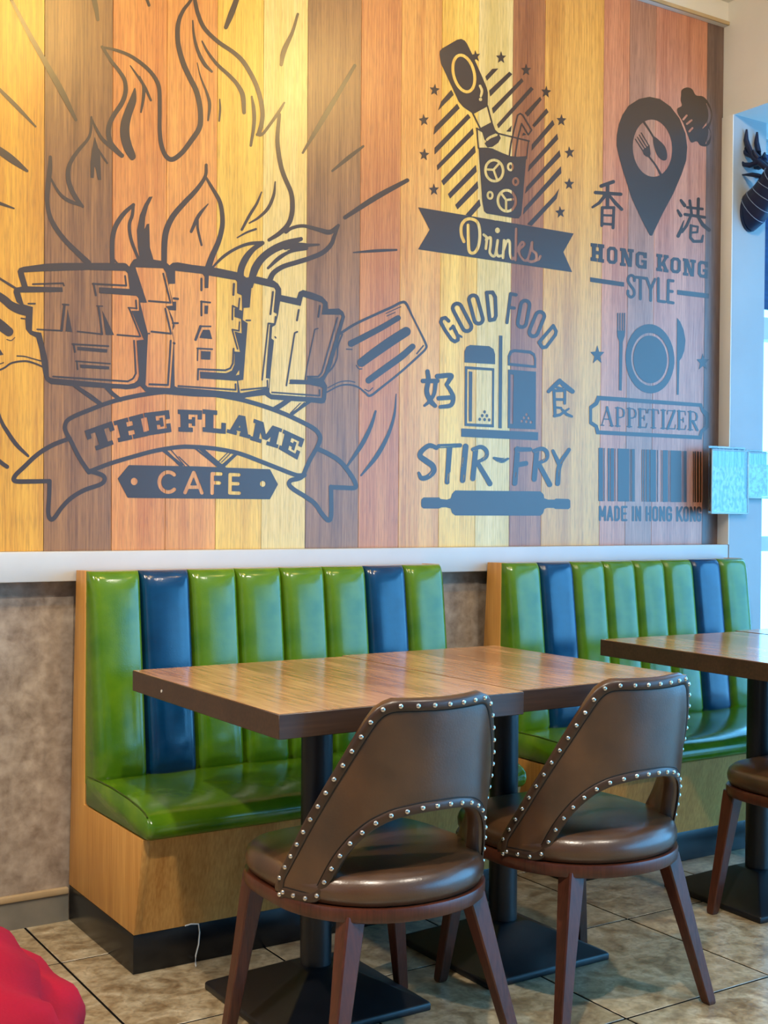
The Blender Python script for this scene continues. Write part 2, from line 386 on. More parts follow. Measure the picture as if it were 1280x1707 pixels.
class Z:
    """coordinates read off an enlarged view: origin and magnification"""
    def __init__(s, ox, oy, k): s.o = np.array([ox, oy], float); s.k = k
    def __call__(s, pts): return s.o + np.asarray(pts, float) / s.k
ONE = Z(0, 0, 1)
def crom(P, n=6):
    P = np.asarray(P, float)
    if len(P) < 3: return P
    Q = np.vstack([2 * P[0] - P[1], P, 2 * P[-1] - P[-2]]); out = []
    for i in range(1, len(Q) - 2):
        for t in np.linspace(0, 1, n, endpoint=False):
            out.append(.5 * (2 * Q[i] + (Q[i + 1] - Q[i - 1]) * t + (2 * Q[i - 1] - 5 * Q[i] + 4 * Q[i + 1] - Q[i + 2]) * t * t + (3 * Q[i] - Q[i - 1] - 3 * Q[i + 1] + Q[i + 2]) * t ** 3))
    out.append(Q[-2]); return np.array(out)
INK_N = [0]
class Art:
    """a signed field painted with strokes and polygons, then turned into a flat mesh on the wall"""
    def __init__(s, x0, y0, x1, y1, st=.6):
        s.x0, s.y0, s.st = x0, y0, st
        s.nx, s.ny = int((x1 - x0) / st) + 1, int((y1 - y0) / st) + 1
        s.F = np.full((s.ny, s.nx), -3.0)
    def win(s, lo, hi, m):
        i0 = max(0, int((lo[0] - m - s.x0) / s.st)); i1 = min(s.nx, int((hi[0] + m - s.x0) / s.st) + 2)
        j0 = max(0, int((lo[1] - m - s.y0) / s.st)); j1 = min(s.ny, int((hi[1] + m - s.y0) / s.st) + 2)
        if i1 <= i0 or j1 <= j0: return None
        return (slice(j0, j1), slice(i0, i1)), s.x0 + np.arange(i0, i1)[None, :] * s.st, s.y0 + np.arange(j0, j1)[:, None] * s.st
    def put(s, w, d, erase):
        if erase: s.F[w] = np.minimum(s.F[w], np.clip(d, -3, 3))
        else: s.F[w] = np.maximum(s.F[w], np.clip(-d, -3, 3))
    def stroke(s, z, pts, w, erase=False, smooth=True, closed=False, butt=False):
        P = z(pts); n = len(P)
        W = np.asarray(w, float) if hasattr(w, '__len__') else np.full(n, float(w))
        if len(W) != n: W = np.interp(np.linspace(0, 1, n), np.linspace(0, 1, len(W)), W)
        W = W / z.k / 2
        if closed: P = np.vstack([P, P[:1]]); W = np.append(W, W[0])
        if smooth and len(P) > 2:
            A = crom(np.column_stack([P, W])); P, W = A[:, :2], np.maximum(A[:, 2], .3)
        m = W.max() + 3
        for i in range(len(P) - 1):
            a, b = P[i], P[i + 1]; v = b - a; L = v @ v
            if L < 1e-9: continue
            r = s.win(np.minimum(a, b), np.maximum(a, b), m)
            if r is None: continue
            wd, X, Y = r
            t = ((X - a[0]) * v[0] + (Y - a[1]) * v[1]) / L
            tc = np.clip(t, 0, 1)
            d = np.hypot(X - a[0] - tc * v[0], Y - a[1] - tc * v[1]) - (W[i] + (W[i + 1] - W[i]) * tc)
            if butt: d = np.maximum(d, np.maximum(-t, t - 1) * math.sqrt(L))
            s.put(wd, d, erase)
    def poly(s, z, pts, erase=False, smooth=False):
        P = z(pts)
        if smooth: P = crom(np.vstack([P[-1:], P, P[:2]]), 5)[5:-5]
        r = s.win(P.min(0), P.max(0), 3)
        if r is None: return
        wd, X, Y = r
        d = np.full((Y.shape[0], X.shape[1]), 1e9); ins = np.zeros(d.shape, bool)
        for a, b in zip(P, np.roll(P, -1, 0)):
            v = b - a; L = v @ v
            if L < 1e-12: continue
            t = np.clip(((X - a[0]) * v[0] + (Y - a[1]) * v[1]) / L, 0, 1)
            d = np.minimum(d, np.hypot(X - a[0] - t * v[0], Y - a[1] - t * v[1]))
            if a[1] != b[1]:
                ins ^= ((a[1] > Y) != (b[1] > Y)) & (X < (b[0] - a[0]) * (Y - a[1]) / (b[1] - a[1]) + a[0])
        s.put(wd, np.where(ins, -d, d), erase)
    def ell(s, z, c, rx, ry, rot=0, erase=False, ring=None):
        a = np.linspace(0, 2 * math.pi, 40, endpoint=False)
        x, y = rx * np.cos(a), ry * np.sin(a); cr, sr = math.cos(rot), math.sin(rot)
        P = np.column_stack([c[0] + x * cr - y * sr, c[1] + x * sr + y * cr])
        if ring: s.stroke(z, P, ring, erase, smooth=False, closed=True)
        else: s.poly(z, P, erase)
    def star(s, z, c, rx, ry, rot=0):
        s.poly(z, [(c[0] + rx * k * math.sin(a + rot), c[1] - ry * k * math.cos(a + rot)) for k, a in ((1 if i % 2 == 0 else .42, i * math.pi / 5) for i in range(10))])
    def glyph(s, z, quad, items, wk=1.0):
        """items in a unit cell mapped into a four-cornered cell"""
        q = np.asarray(quad, float)
        def mp(pts):
            p = np.asarray(pts, float); u, v = p[:, :1], p[:, 1:]
            return q[0] * (1 - u) * (1 - v) + q[1] * u * (1 - v) + q[2] * u * v + q[3] * (1 - u) * v
        for it in items:
            if it[0] == 'r': x0, y0, x1, y1 = it[1]; s.poly(z, mp([(x0, y0), (x1, y0), (x1, y1), (x0, y1)]), len(it) > 2)
            elif it[0] == 'p': s.poly(z, mp(it[1]), len(it) > 2)
            elif it[0] == 's': s.stroke(z, mp(it[1]), it[2] * wk, smooth=False)
    def build(s, name, parent, label=None, mat=None, trim=True):
        F = s.F; ins = F > 0
        a, b, c, d = ins[:-1, :-1], ins[:-1, 1:], ins[1:, 1:], ins[1:, :-1]
        cnt = a.astype(int) + b + c + d
        V, Fc = [], []
        full = cnt == 4
        for j in np.nonzero(full.any(1))[0]:
            row = np.concatenate([[0], full[j].astype(int), [0]]); e = np.diff(row)
            for i0, i1 in zip(np.nonzero(e == 1)[0], np.nonzero(e == -1)[0]):
                n = len(V); V += [(i0, j), (i1, j), (i1, j + 1), (i0, j + 1)]; Fc.append((n, n + 1, n + 2, n + 3))
        for j, i in zip(*np.nonzero((cnt > 0) & (cnt < 4))):
            co = ((i, j), (i + 1, j), (i + 1, j + 1), (i, j + 1)); n = len(V)
            for k in range(4):
                p, q = co[k], co[(k + 1) % 4]; fp, fq = F[p[1], p[0]], F[q[1], q[0]]
                if fp > 0: V.append(p)
                if (fp > 0) != (fq > 0):
                    t = fp / (fp - fq); V.append((p[0] + (q[0] - p[0]) * t, p[1] + (q[1] - p[1]) * t))
            if len(V) - n >= 3: Fc.append(tuple(range(n, len(V))))
        if not Fc: return None
        P = np.array(V, float) * s.st + np.array([s.x0, s.y0])
        INK_N[0] += 1
        Yp = D - .0007 - .00004 * (INK_N[0] % 12)
        v = FW[None, :] + np.outer((P[:, 0] - 640) / FPX, RT) - np.outer((P[:, 1] - CY) / FPX, UP)
        t = Yp / v[:, 1]
        W = np.column_stack([v[:, 0] * t, np.full(len(P), Yp), CAM_H + v[:, 2] * t])
        W[:, 2] = np.minimum(W[:, 2], MURAL_TOP - .002)
        W -= np.array(MUR0)
        o = mesh(name, W, Fc, mat or M['ink'], parent)
        if label: o['label'] = label
        return o

# ---- slab letters in a unit cell
SLAB = {
 'T': [('r', (0, 0, 1, .22)), ('r', (0, 0, .17, .42)), ('r', (.83, 0, 1, .42)), ('r', (.34, 0, .66, 1)), ('r', (.18, .8, .82, 1))],
 'H': [('r', (.1, 0, .4, 1)), ('r', (.6, 0, .9, 1)), ('r', (0, 0, .485, .2)), ('r', (.515, 0, 1, .2)), ('r', (0, .8, .485, 1)), ('r', (.515, .8, 1, 1)), ('r', (.1, .4, .9, .6))],
 'E': [('r', (.1, 0, .44, 1)), ('r', (0, 0, 1, .2)), ('r', (0, .8, 1, 1)), ('r', (.82, 0, 1, .4)), ('r', (.82, .6, 1, 1)), ('r', (.1, .41, .72, .59)), ('r', (.58, .3, .72, .7))],
 'F': [('r', (.1, 0, .44, 1)), ('r', (0, 0, 1, .2)), ('r', (0, .8, .62, 1)), ('r', (.82, 0, 1, .42)), ('r', (.1, .43, .72, .61)), ('r', (.58, .32, .72, .72))],
 'L': [('r', (0, 0, .62, .2)), ('r', (.12, 0, .46, 1)), ('r', (0, .8, 1, 1)), ('r', (.8, .52, 1, 1))],
 'A': [('p', [(.36, 0), (.64, 0), (.95, 1), (.63, 1)]), ('p', [(.36, 0), (.62, 0), (.34, 1), (.07, 1)]), ('r', (.22, .6, .75, .77)), ('r', (0, .82, .43, 1)), ('r', (.55, .82, 1, 1))],
 'M': [('r', (.08, 0, .3, 1)), ('r', (.68, 0, .92, 1)), ('p', [(.08, 0), (.34, 0), (.58, .78), (.42, .78)]), ('p', [(.92, 0), (.66, 0), (.42, .78), (.58, .78)]), ('r', (0, 0, .3, .18)), ('r', (.7, 0, 1, .18)), ('r', (0, .82, .4, 1)), ('r', (.58, .82, 1, 1))],
 'N': [('r', (.1, 0, .32, 1)), ('r', (.68, 0, .9, 1)), ('p', [(.1, 0), (.4, 0), (.9, 1), (.6, 1)]), ('r', (0, 0, .38, .17)), ('r', (.55, 0, 1, .17)), ('r', (0, .83, .45, 1))],
 'O': [('p', [(.25, 0), (.75, 0), (1, .18), (1, .82), (.75, 1), (.25, 1), (0, .82), (0, .18)]), ('p', [(.38, .19), (.62, .19), (.69, .27), (.69, .73), (.62, .81), (.38, .81), (.31, .73), (.31, .27)], 1)],
 'G': [('p', [(.25, 0), (.75, 0), (1, .18), (1, .82), (.75, 1), (.25, 1), (0, .82), (0, .18)]), ('p', [(.38, .19), (.62, .19), (.69, .27), (.69, .73), (.62, .81), (.38, .81), (.31, .73), (.31, .27)], 1), ('r', (.62, .35, 1.02, .48), 1), ('r', (.5, .48, 1, .64)), ('r', (.72, .48, 1, 1)), ('r', (.8, 0, 1, .35))],
 'K': [('r', (.1, 0, .4, 1)), ('r', (0, 0, .5, .18)), ('r', (0, .82, .5, 1)), ('p', [(.34, .58), (.7, .1), (.96, .1), (.5, .7)]), ('p', [(.44, .45), (.66, .38), (.97, .9), (.66, .9)]), ('r', (.58, 0, 1, .17)), ('r', (.58, .83, 1, 1))],
}
def S_(p, w=1.0): return ('s', p, w)
SANS = {
 'M': [S_([(0, 1), (0, 0), (.5, .7), (1, 0), (1, 1)])], 'A': [S_([(0, 1), (.5, 0), (1, 1)]), S_([(.2, .7), (.8, .7)])],
 'D': [S_([(0, 0), (0, 1), (.6, 1), (1, .85), (1, .15), (.6, 0), (0, 0)])], 'E': [S_([(1, 0), (0, 0), (0, 1), (1, 1)]), S_([(0, .5), (.85, .5)])],
 'I': [S_([(.5, 0), (.5, 1)])], 'N': [S_([(0, 1), (0, 0), (1, 1), (1, 0)])], 'H': [S_([(0, 0), (0, 1)]), S_([(1, 0), (1, 1)]), S_([(0, .5), (1, .5)])],
 'O': [S_([(.5, 0), (.1, .05), (0, .2), (0, .8), (.1, .95), (.5, 1), (.9, .95), (1, .8), (1, .2), (.9, .05), (.5, 0)])],
 'G': [S_([(1, .25), (.9, .05), (.5, 0), (.1, .05), (0, .2), (0, .8), (.1, .95), (.5, 1), (.9, .95), (1, .8), (1, .52), (.55, .52)])],
 'K': [S_([(0, 0), (0, 1)]), S_([(1, 0), (.05, .62)]), S_([(.3, .42), (1, 1)])],
}
tk, tn = 17, 7
SERIF = {
 'A': [S_([(.5, 0), (.08, 1)], tn), S_([(.5, 0), (.88, 1)], tk), S_([(.22, .65), (.74, .65)], tn), S_([(0, 1), (.25, 1)], tn), S_([(.72, 1), (1, 1)], tn)],
 'P': [S_([(.24, 0), (.24, 1)], tk), S_([(.0, 0), (.6, 0), (.85, .08)], tn), S_([(.85, .1), (.92, .26), (.85, .44)], 13), S_([(.85, .44), (.6, .52), (.24, .52)], tn), S_([(0, 1), (.5, 1)], tn)],
 'E': [S_([(.22, 0), (.22, 1)], tk), S_([(0, 0), (.9, 0), (.94, .2)], tn), S_([(.22, .48), (.7, .48)], tn), S_([(.7, .36), (.7, .6)], tn), S_([(0, 1), (.9, 1), (1, .78)], tn)],
 'T': [S_([(.5, 0), (.5, 1)], tk), S_([(.0, .2), (.05, 0), (.95, 0), (1, .2)], tn), S_([(.28, 1), (.72, 1)], tn)],
 'I': [S_([(.5, 0), (.5, 1)], tk), S_([(.1, 0), (.9, 0)], tn), S_([(.1, 1), (.9, 1)], tn)],
 'Z': [S_([(.05, .2), (.1, 0), (.9, 0)], tn), S_([(.88, 0), (.1, 1)], tk), S_([(.1, 1), (.92, 1), (1, .78)], tn)],
}
SERIF['R'] = SERIF['P'] + [S_([(.5, .52), (.95, 1)], tk), S_([(.82, 1), (1.05, 1)], tn)]

# ================= flame logo
logo = thing('flame_logo', None, None); logo.parent = mural
zA, zB, zC, zD = Z(0, 0, 3.2), Z(300, 0, 3.2), Z(0, 420, 3.2), Z(340, 420, 3.2)
zE, zF, zG, zH, zI = Z(0, 430, 5.818), Z(200, 420, 5.818), Z(400, 430, 5.818), Z(90, 630, 5.3333), Z(320, 630, 4.2667)

a = Art(60, -60, 580, 480)
for z, p, w in (
    (zA, [(1035, -60), (1018, 0), (975, 60), (950, 130), (950, 230), (975, 330), (1010, 410), (1045, 480), (1065, 560), (1070, 640), (1060, 690), (1020, 750), (970, 815), (920, 850), (885, 832), (860, 770), (852, 690), (852, 580), (850, 480), (835, 430), (800, 380), (750, 335), (690, 295), (620, 268), (548, 252)], [10, 16, 20, 24, 26, 28, 28, 28, 28, 28, 28, 28, 26, 26, 24, 24, 22, 22, 22, 22, 20, 20, 18, 16, 12]),
    (zA, [(545, 250), (590, 320), (640, 385), (665, 430), (670, 490), (650, 550), (610, 610), (585, 660), (578, 710), (590, 760), (620, 800), (652, 830)], [16, 18, 20, 22, 24, 26, 26, 26, 26, 26, 26, 20]),
    (zA, [(487, 625), (485, 690), (470, 740), (420, 800), (385, 850), (365, 900), (365, 960), (385, 1020), (415, 1070), (442, 1102)], [12, 14, 16, 20, 22, 24, 26, 26, 24, 14]),
    (zA, [(487, 630), (510, 680), (545, 740), (600, 790), (650, 830)], [10, 14, 18, 22, 24]),
    (zA, [(268, 838), (266, 900), (256, 990), (252, 1070), (265, 1150), (300, 1220), (350, 1285), (410, 1345), (470, 1402)], [18, 26, 28, 24, 24, 26, 26, 28, 32]),
    (zA, [(272, 955), (300, 1005), (330, 1045), (370, 1072), (440, 1098)], [12, 14, 18, 20, 14]),
    (zA, [(520, 790), (545, 830), (572, 870)], [8, 12, 10]),
    (zA, [(695, 350), (730, 400), (770, 460), (805, 535)], [6, 12, 16, 12]),
    (zA, [(745, 410), (765, 460), (765, 520), (752, 598)], [10, 16, 18, 10]),
    (zB, [(73, -50), (80, 0), (95, 70), (130, 150), (200, 220), (280, 275), (330, 320), (370, 380), (405, 450), (430, 530), (440, 600), (435, 660), (420, 715)], [14, 20, 22, 22, 22, 22, 24, 24, 24, 24, 24, 24, 24]),
    (zB, [(412, 718), (440, 715), (490, 650), (525, 600), (556, 548)], [16, 16, 16, 18, 10]),
    (zB, [(530, 610), (520, 730), (525, 810), (540, 890), (560, 950), (592, 1025), (600, 1090), (595, 1150), (575, 1200), (530, 1245), (475, 1280)], [18, 22, 24, 24, 24, 24, 26, 26, 26, 24, 18]),
    (zB, [(68, 110), (75, 190), (95, 270), (130, 340), (170, 382)], [8, 14, 18, 20, 12]),
    (zB, [(118, 220), (150, 280), (200, 345), (260, 400), (305, 450), (335, 510), (342, 600)], [8, 14, 18, 20, 22, 26, 20]),
    (zB, [(92, 335), (110, 410), (145, 500), (158, 560), (150, 642)], [5, 8, 14, 18, 10]),
    (zB, [(212, 530), (214, 585), (209, 645)], [7, 12, 10]), (zB, [(383, 515), (393, 580), (395, 660), (378, 776)], [10, 20, 20, 14]),
    (zB, [(435, 1025), (410, 1085), (370, 1150), (330, 1225)], [8, 14, 16, 14]), (zB, [(508, 970), (500, 1040), (470, 1110), (420, 1160), (370, 1190)], [8, 16, 18, 14, 8]),
    (zB, [(405, 1222), (355, 1240), (305, 1268)], [12, 11, 7]),
    (zA, [(1100, 880), (1095, 940), (1050, 1010), (985, 1080), (925, 1150), (890, 1220), (878, 1290), (875, 1400)], [16, 18, 24, 28, 30, 32, 32, 30]),
    (zA, [(1095, 940), (1130, 1000), (1170, 1070), (1185, 1140), (1185, 1210), (1165, 1290), (1130, 1370), (1110, 1430)], [12, 18, 22, 24, 26, 28, 32, 36]),
    (zA, [(1110, 1088), (1060, 1150), (1020, 1235)], [6, 20, 16]), (zA, [(1055, 1165), (1055, 1220), (1075, 1307)], [10, 14, 12]),
    (zA, [(712, 1092), (660, 1140), (620, 1200), (602, 1260), (598, 1330), (600, 1410)], [18, 24, 26, 26, 26, 26]),
    (zA, [(712, 1092), (705, 1150), (690, 1200), (700, 1280), (742, 1390)], [16, 18, 18, 18, 16]), (zA, [(605, 1380), (630, 1410)], 10),
    (zB, [(170, 1430), (230, 1370), (300, 1325), (370, 1300), (440, 1296)], [10, 16, 16, 18, 22]),
    (zB, [(440, 1298), (390, 1330), (350, 1380), (325, 1440), (325, 1500), (345, 1560)], [20, 28, 36, 36, 40, 44]),
    (zB, [(645, 1275), (570, 1300), (500, 1330), (440, 1375), (402, 1430), (380, 1500), (365, 1560)], [22, 40, 40, 40, 42, 36, 30]),
    (zB, [(740, 1305), (690, 1308), (640, 1312), (570, 1318)], [12, 18, 36, 40]),
    (zB, [(675, 1325), (590, 1342), (530, 1375), (470, 1430)], [18, 16, 22, 14]),
    (zB, [(845, 1202), (825, 1255), (805, 1305), (760, 1348), (690, 1378), (620, 1400), (550, 1422), (500, 1455), (478, 1495)], [14, 20, 24, 26, 26, 26, 26, 28, 30]),
    (zB, [(845, 1202), (800, 1238), (740, 1225), (660, 1205), (600, 1215), (565, 1238)], [16, 26, 22, 18, 18, 18])):
    a.stroke(z, p, w)
a.poly(zA, [(505, 728), (515, 760), (535, 830), (540, 960), (522, 960), (510, 900), (504, 888), (500, 950), (482, 948), (482, 870), (490, 800)])
a.poly(zA, [(721, 468), (727, 540), (702, 620), (690, 690), (700, 760), (724, 830), (714, 852), (695, 850), (662, 800), (642, 730), (643, 660), (665, 590), (700, 508)], smooth=True)
a.poly(zA, [(815, 1048), (790, 1100), (775, 1160), (770, 1225), (783, 1195), (796, 1193), (798, 1250), (800, 1320), (822, 1395), (748, 1395), (735, 1320), (730, 1230), (745, 1150), (770, 1090), (795, 1050)])
a.stroke(zB, [(585, 1330), (520, 1350), (460, 1395), (430, 1440)], [3, 9, 9, 4], True)
a.build('flame_outline', logo)

a = Art(-70, -20, 690, 800)
for z, p, w in ((zA, [(30, -60), (150, 170), (240, 330), (330, 490), (405, 640)], [14, 24, 28, 32, 16]), (zA, [(480, -50), (505, 10), (522, 105)], [16, 28, 16]), (zA, [(770, -40), (795, 28)], [16, 16]),
    (zB, [(320, -50), (275, 70), (245, 145)], [24, 32, 22]), (zB, [(628, 75), (600, 170), (555, 270), (540, 345)], [14, 18, 28, 18]), (zB, [(932, 350), (850, 490), (760, 640), (655, 815)], [18, 24, 28, 12]),
    (zB, [(978, 780), (900, 840), (812, 912)], [12, 22, 12]), (zB, [(1212, 962), (1050, 1050), (880, 1160)], [22, 30, 22]), (zB, [(1155, 1333), (1040, 1338), (925, 1347)], [11, 16, 7]),
    (zA, [(-90, 390), (0, 480), (90, 570), (190, 675)], [14, 18, 22, 10]), (zA, [(-120, 730), (0, 805), (70, 855), (145, 912)], [30, 40, 38, 14]), (zA, [(-100, 1050), (0, 1085), (75, 1112)], [20, 18, 8]),
    (zC, [(-60, 700), (0, 885), (40, 960), (90, 1030), (150, 1088)], [10, 18, 22, 22, 14]), (zC, [(-120, 1010), (0, 1118), (38, 1146)], [14, 22, 22]),
    (zD, [(915, 850), (890, 930), (840, 1030), (765, 1140)], [12, 20, 24, 12]), (zD, [(1025, 758), (1015, 870), (980, 980), (920, 1090), (838, 1192)], [6, 14, 20, 24, 10])):
    a.stroke(z, p, w)
a.build('ray_lines', logo)

a = Art(540, 490, 730, 670)
a.stroke(zD, [(722, 438), (800, 388), (900, 340), (1000, 295), (1050, 270), (1078, 275), (1110, 340), (1150, 420), (1183, 490), (1183, 515), (1150, 550), (1050, 640), (950, 720), (888, 766), (860, 750), (820, 720), (770, 708), (720, 715), (655, 748)], [14, 14, 14, 14, 14, 14, 10, 10, 12, 12, 12, 12, 12, 13, 10, 9, 9, 8, 8])
for p, w in (([(660, 725), (720, 695), (770, 688), (805, 695)], 6), ([(1050, 292), (970, 328)], 5), ([(1020, 322), (975, 342)], 5), ([(1170, 500), (1135, 542)], 8), ([(858, 733), (880, 742), (900, 725)], 6), ([(812, 605), (825, 622), (842, 624)], 6), ([(738, 440), (715, 500), (710, 560), (690, 610), (660, 645)], 9), ([(760, 518), (790, 520)], 6)):
    a.stroke(zD, p, w)
a.stroke(zD, [(785, 488), (850, 455), (950, 402), (1035, 352)], [36, 34, 32, 30]); a.stroke(zD, [(840, 590), (900, 545), (1000, 475), (1078, 425)], [46, 50, 52, 50]); a.stroke(zD, [(878, 685), (950, 632), (1050, 560), (1112, 505)], [34, 36, 36, 32])
a.build('spatula_outline', logo)
a = Art(-60, 450, 80, 640)
for p, w in (([(-340, -20), (0, 200), (80, 250), (160, 300)], [20, 22, 24, 24]), ([(-340, 170), (0, 375), (100, 455), (180, 495), (270, 520)], [60, 75, 80, 90, 90]), ([(-340, 420), (-40, 620), (85, 715)], [90, 100, 90]),
             ([(65, 790), (110, 800), (145, 770)], 8), ([(165, 950), (240, 955), (330, 980), (405, 1000)], 12), ([(-340, 1190), (0, 1085), (110, 1020), (240, 1000), (330, 1020), (415, 1055)], 18), ([(-50, 1045), (35, 1015)], 10), ([(205, 585), (240, 590)], 14)):
    a.stroke(zE, p, w)
a.poly(zE, [(-340, 700), (0, 885), (35, 938), (0, 945), (-340, 950)])
a.build('spatula_outline', logo)

# the three big characters
a = Art(15, 425, 590, 690)
g = lambda z, L: [tuple(p) for p in z(L)]
sil = g(zE, [(170, 130), (185, 100), (230, 85), (450, 55), (600, 48), (1200, 48), (1225, 55), (1255, 85)]) + g(zF, [(100, 120), (130, 75), (160, 65), (300, 70), (430, 90), (460, 110), (480, 130), (510, 105), (560, 100), (700, 125), (830, 140), (940, 155), (1130, 195), (1190, 220)]) \
    + g(zG, [(60, 190), (170, 180), (330, 220), (370, 250), (400, 300), (400, 360), (550, 390), (570, 330), (610, 310), (700, 335), (800, 375), (850, 430), (855, 495), (960, 490), (1000, 520), (1020, 570), (1000, 640), (955, 800), (950, 830), (880, 1060), (850, 1130), (815, 1190), (845, 1240), (835, 1370), (820, 1405), (790, 1412), (660, 1395), (560, 1390), (300, 1370), (240, 1330), (60, 1352), (20, 1375)]) \
    + g(zF, [(1140, 1415), (700, 1400), (285, 1365), (245, 1352), (197, 1300), (150, 1322), (60, 1332), (0, 1325)]) + g(zE, [(1000, 1260), (700, 1240), (490, 1222), (440, 1182), (422, 1130), (400, 1000), (380, 880), (350, 770), (290, 740), (250, 690), (245, 600), (250, 560), (215, 470), (160, 425), (130, 330), (140, 290), (212, 278), (180, 180)])
a.poly(ONE, sil)
F2E = lambda L: [(x + 1163.6, y - 58.2) for x, y in L]
a.poly(zE, [(230, 140), (450, 128), (850, 115), (1215, 125), (1240, 150), (1255, 300), (960, 285), (960, 340), (1324, 367), (1345, 395), (1349, 512), (1274, 512), (1394, 792), (1324, 800), (1349, 1142), (1335, 1185), (1304, 1212), (1244, 1227), (1100, 1220), (495, 1165), (475, 1150), (465, 1000), (400, 725), (340, 715), (310, 705), (320, 475), (230, 450), (195, 335), (610, 330), (605, 285), (270, 275)], True)
for p, w in (([(318, 254), (612, 245), (620, 268)], 17), ([(900, 250), (1225, 268), (1213, 175)], 18), ([(908, 250), (930, 362)], 20), ([(275, 443), (340, 443)], 16), ([(625, 455), (597, 702)], 26), ([(608, 450), (665, 455)], 16), ([(955, 470), (990, 738)], 20), ([(938, 465), (995, 468)], 12),
             ([(360, 692), (600, 705)], 15), ([(750, 712), (980, 738)], 15), ([(1138, 745), (1350, 762)], 16), ([(1244, 482), (1329, 489)], 14), ([(1318, 412), (1324, 490)], 18), ([(1254, 492), (1362, 760)], 16), ([(700, 835), (1052, 855)], 16), ([(713, 835), (727, 910)], 20), ([(735, 1000), (1068, 1025)], 13), ([(745, 1000), (752, 1080)], 16),
             ([(515, 1150), (1240, 1197), (1290, 1170), (1318, 1120), (1300, 802)], 17)):
    a.stroke(zE, p, w, smooth=False)
for p in ([(655, 490), (702, 718), (635, 712)], [(990, 505), (1107, 747), (1025, 745)], [(750, 860), (1042, 885), (1038, 918), (750, 893)], [(775, 1032), (1060, 1052), (1058, 1080), (778, 1065)]): a.poly(zE, p)
a.poly(zF, [(150, 148), (420, 158), (445, 200), (512, 520), (445, 525), (470, 560), (512, 700), (508, 790), (520, 860), (487, 1320), (270, 1310), (248, 1290), (272, 795), (195, 490), (262, 492)], True)
a.poly(zF, [(535, 182), (800, 212), (820, 240), (820, 350), (857, 350), (862, 228), (1120, 272), (1135, 290), (1135, 400), (1180, 420), (1185, 570), (1110, 545), (1110, 630), (1175, 650), (1180, 790), (1110, 770), (1165, 970), (1112, 965), (1110, 1090), (1085, 1150), (1030, 1175), (775, 1160), (778, 1225), (1135, 1250), (1140, 1362), (550, 1312), (530, 1300), (525, 870), (512, 760), (530, 715), (512, 640), (475, 562), (545, 567), (545, 482), (512, 482), (475, 330), (475, 308), (535, 308)], True)
for p, w in (([(420, 210), (490, 492), (280, 475)], 18), ([(440, 550), (495, 792), (305, 772)], 18), ([(492, 860), (465, 1290), (285, 1283)], 19), ([(520, 883), (530, 887)], 20), ([(278, 790), (286, 792)], 14), ([(790, 260), (790, 370)], 22), ([(1105, 310), (1100, 415)], 22), ([(1160, 450), (1150, 552), (1092, 522), (1090, 655)], 16),
             ([(1160, 680), (1154, 765), (1088, 752), (1140, 940)], 15), ([(1102, 938), (1095, 1080), (1070, 1128), (1020, 1148), (758, 1136), (755, 1238)], 18), ([(790, 480), (790, 615)], 20), ([(785, 480), (875, 490)], 17), ([(782, 722), (733, 850)], 26), ([(775, 720), (880, 722)], 15), ([(755, 935), (752, 1052)], 14), ([(750, 935), (895, 943)], 16),
             ([(565, 1300), (1122, 1337), (1120, 1282)], 17), ([(522, 450), (562, 455)], 22), ([(512, 690), (562, 690)], 18)):
    a.stroke(zF, p, w, smooth=False)
for p in ([(1120, 565), (1187, 578), (1187, 655), (1120, 630)], [(820, 520), (857, 520), (852, 600), (818, 600)], [(805, 755), (870, 755), (895, 845), (770, 832)], [(785, 960), (880, 965), (876, 1045), (785, 1040)], [(508, 718), (532, 716), (512, 762)], [(1190, 620), (1240, 690), (1200, 1000), (1180, 780)]): a.poly(zF, p)
a.poly(zF, [(1122, 1197), (1157, 1143), (1157, 1190)], True)
a.poly(zG, [(115, 240), (330, 288), (345, 315), (325, 525), (358, 540), (345, 650), (290, 648), (250, 1165), (285, 1170), (280, 1260), (10, 1310), (0, 1305), (-18, 1190), (32, 1182), (75, 632), (27, 602), (35, 485), (95, 480)], True)
a.poly(zG, [(390, 420), (590, 465), (610, 375), (790, 430), (805, 450), (792, 548), (975, 550), (985, 565), (825, 1100), (800, 1145), (770, 1165), (655, 1160), (650, 1185), (480, 1180), (485, 1222), (660, 1225), (780, 1250), (800, 1265), (792, 1358), (300, 1322), (285, 1300), (298, 1100), (330, 800), (305, 780), (312, 670), (345, 650), (372, 545), (380, 480)], True)
for p, w in (([(320, 330), (295, 545)], 20), ([(345, 570), (338, 642), (275, 634), (215, 1182)], 16), ([(300, 670), (300, 770)], 9), ([(570, 505), (553, 605)], 20), ([(556, 716), (530, 728), (450, 1237)], 17), ([(775, 465), (760, 570)], 20), ([(756, 684), (726, 692), (645, 1080), (630, 1190), (495, 1184)], 13),
             ([(945, 580), (820, 1020), (795, 1110), (760, 1150), (655, 1150)], 16), ([(480, 1215), (650, 1220)], 10), ([(310, 1303), (775, 1336), (772, 1280)], 15), ([(60, 605), (100, 605)], 16), ([(12, 1280), (268, 1255), (265, 1190)], 16), ([(340, 765), (348, 775)], 14)):
    a.stroke(zG, p, w, smooth=False)
a.build('logo_characters', logo)

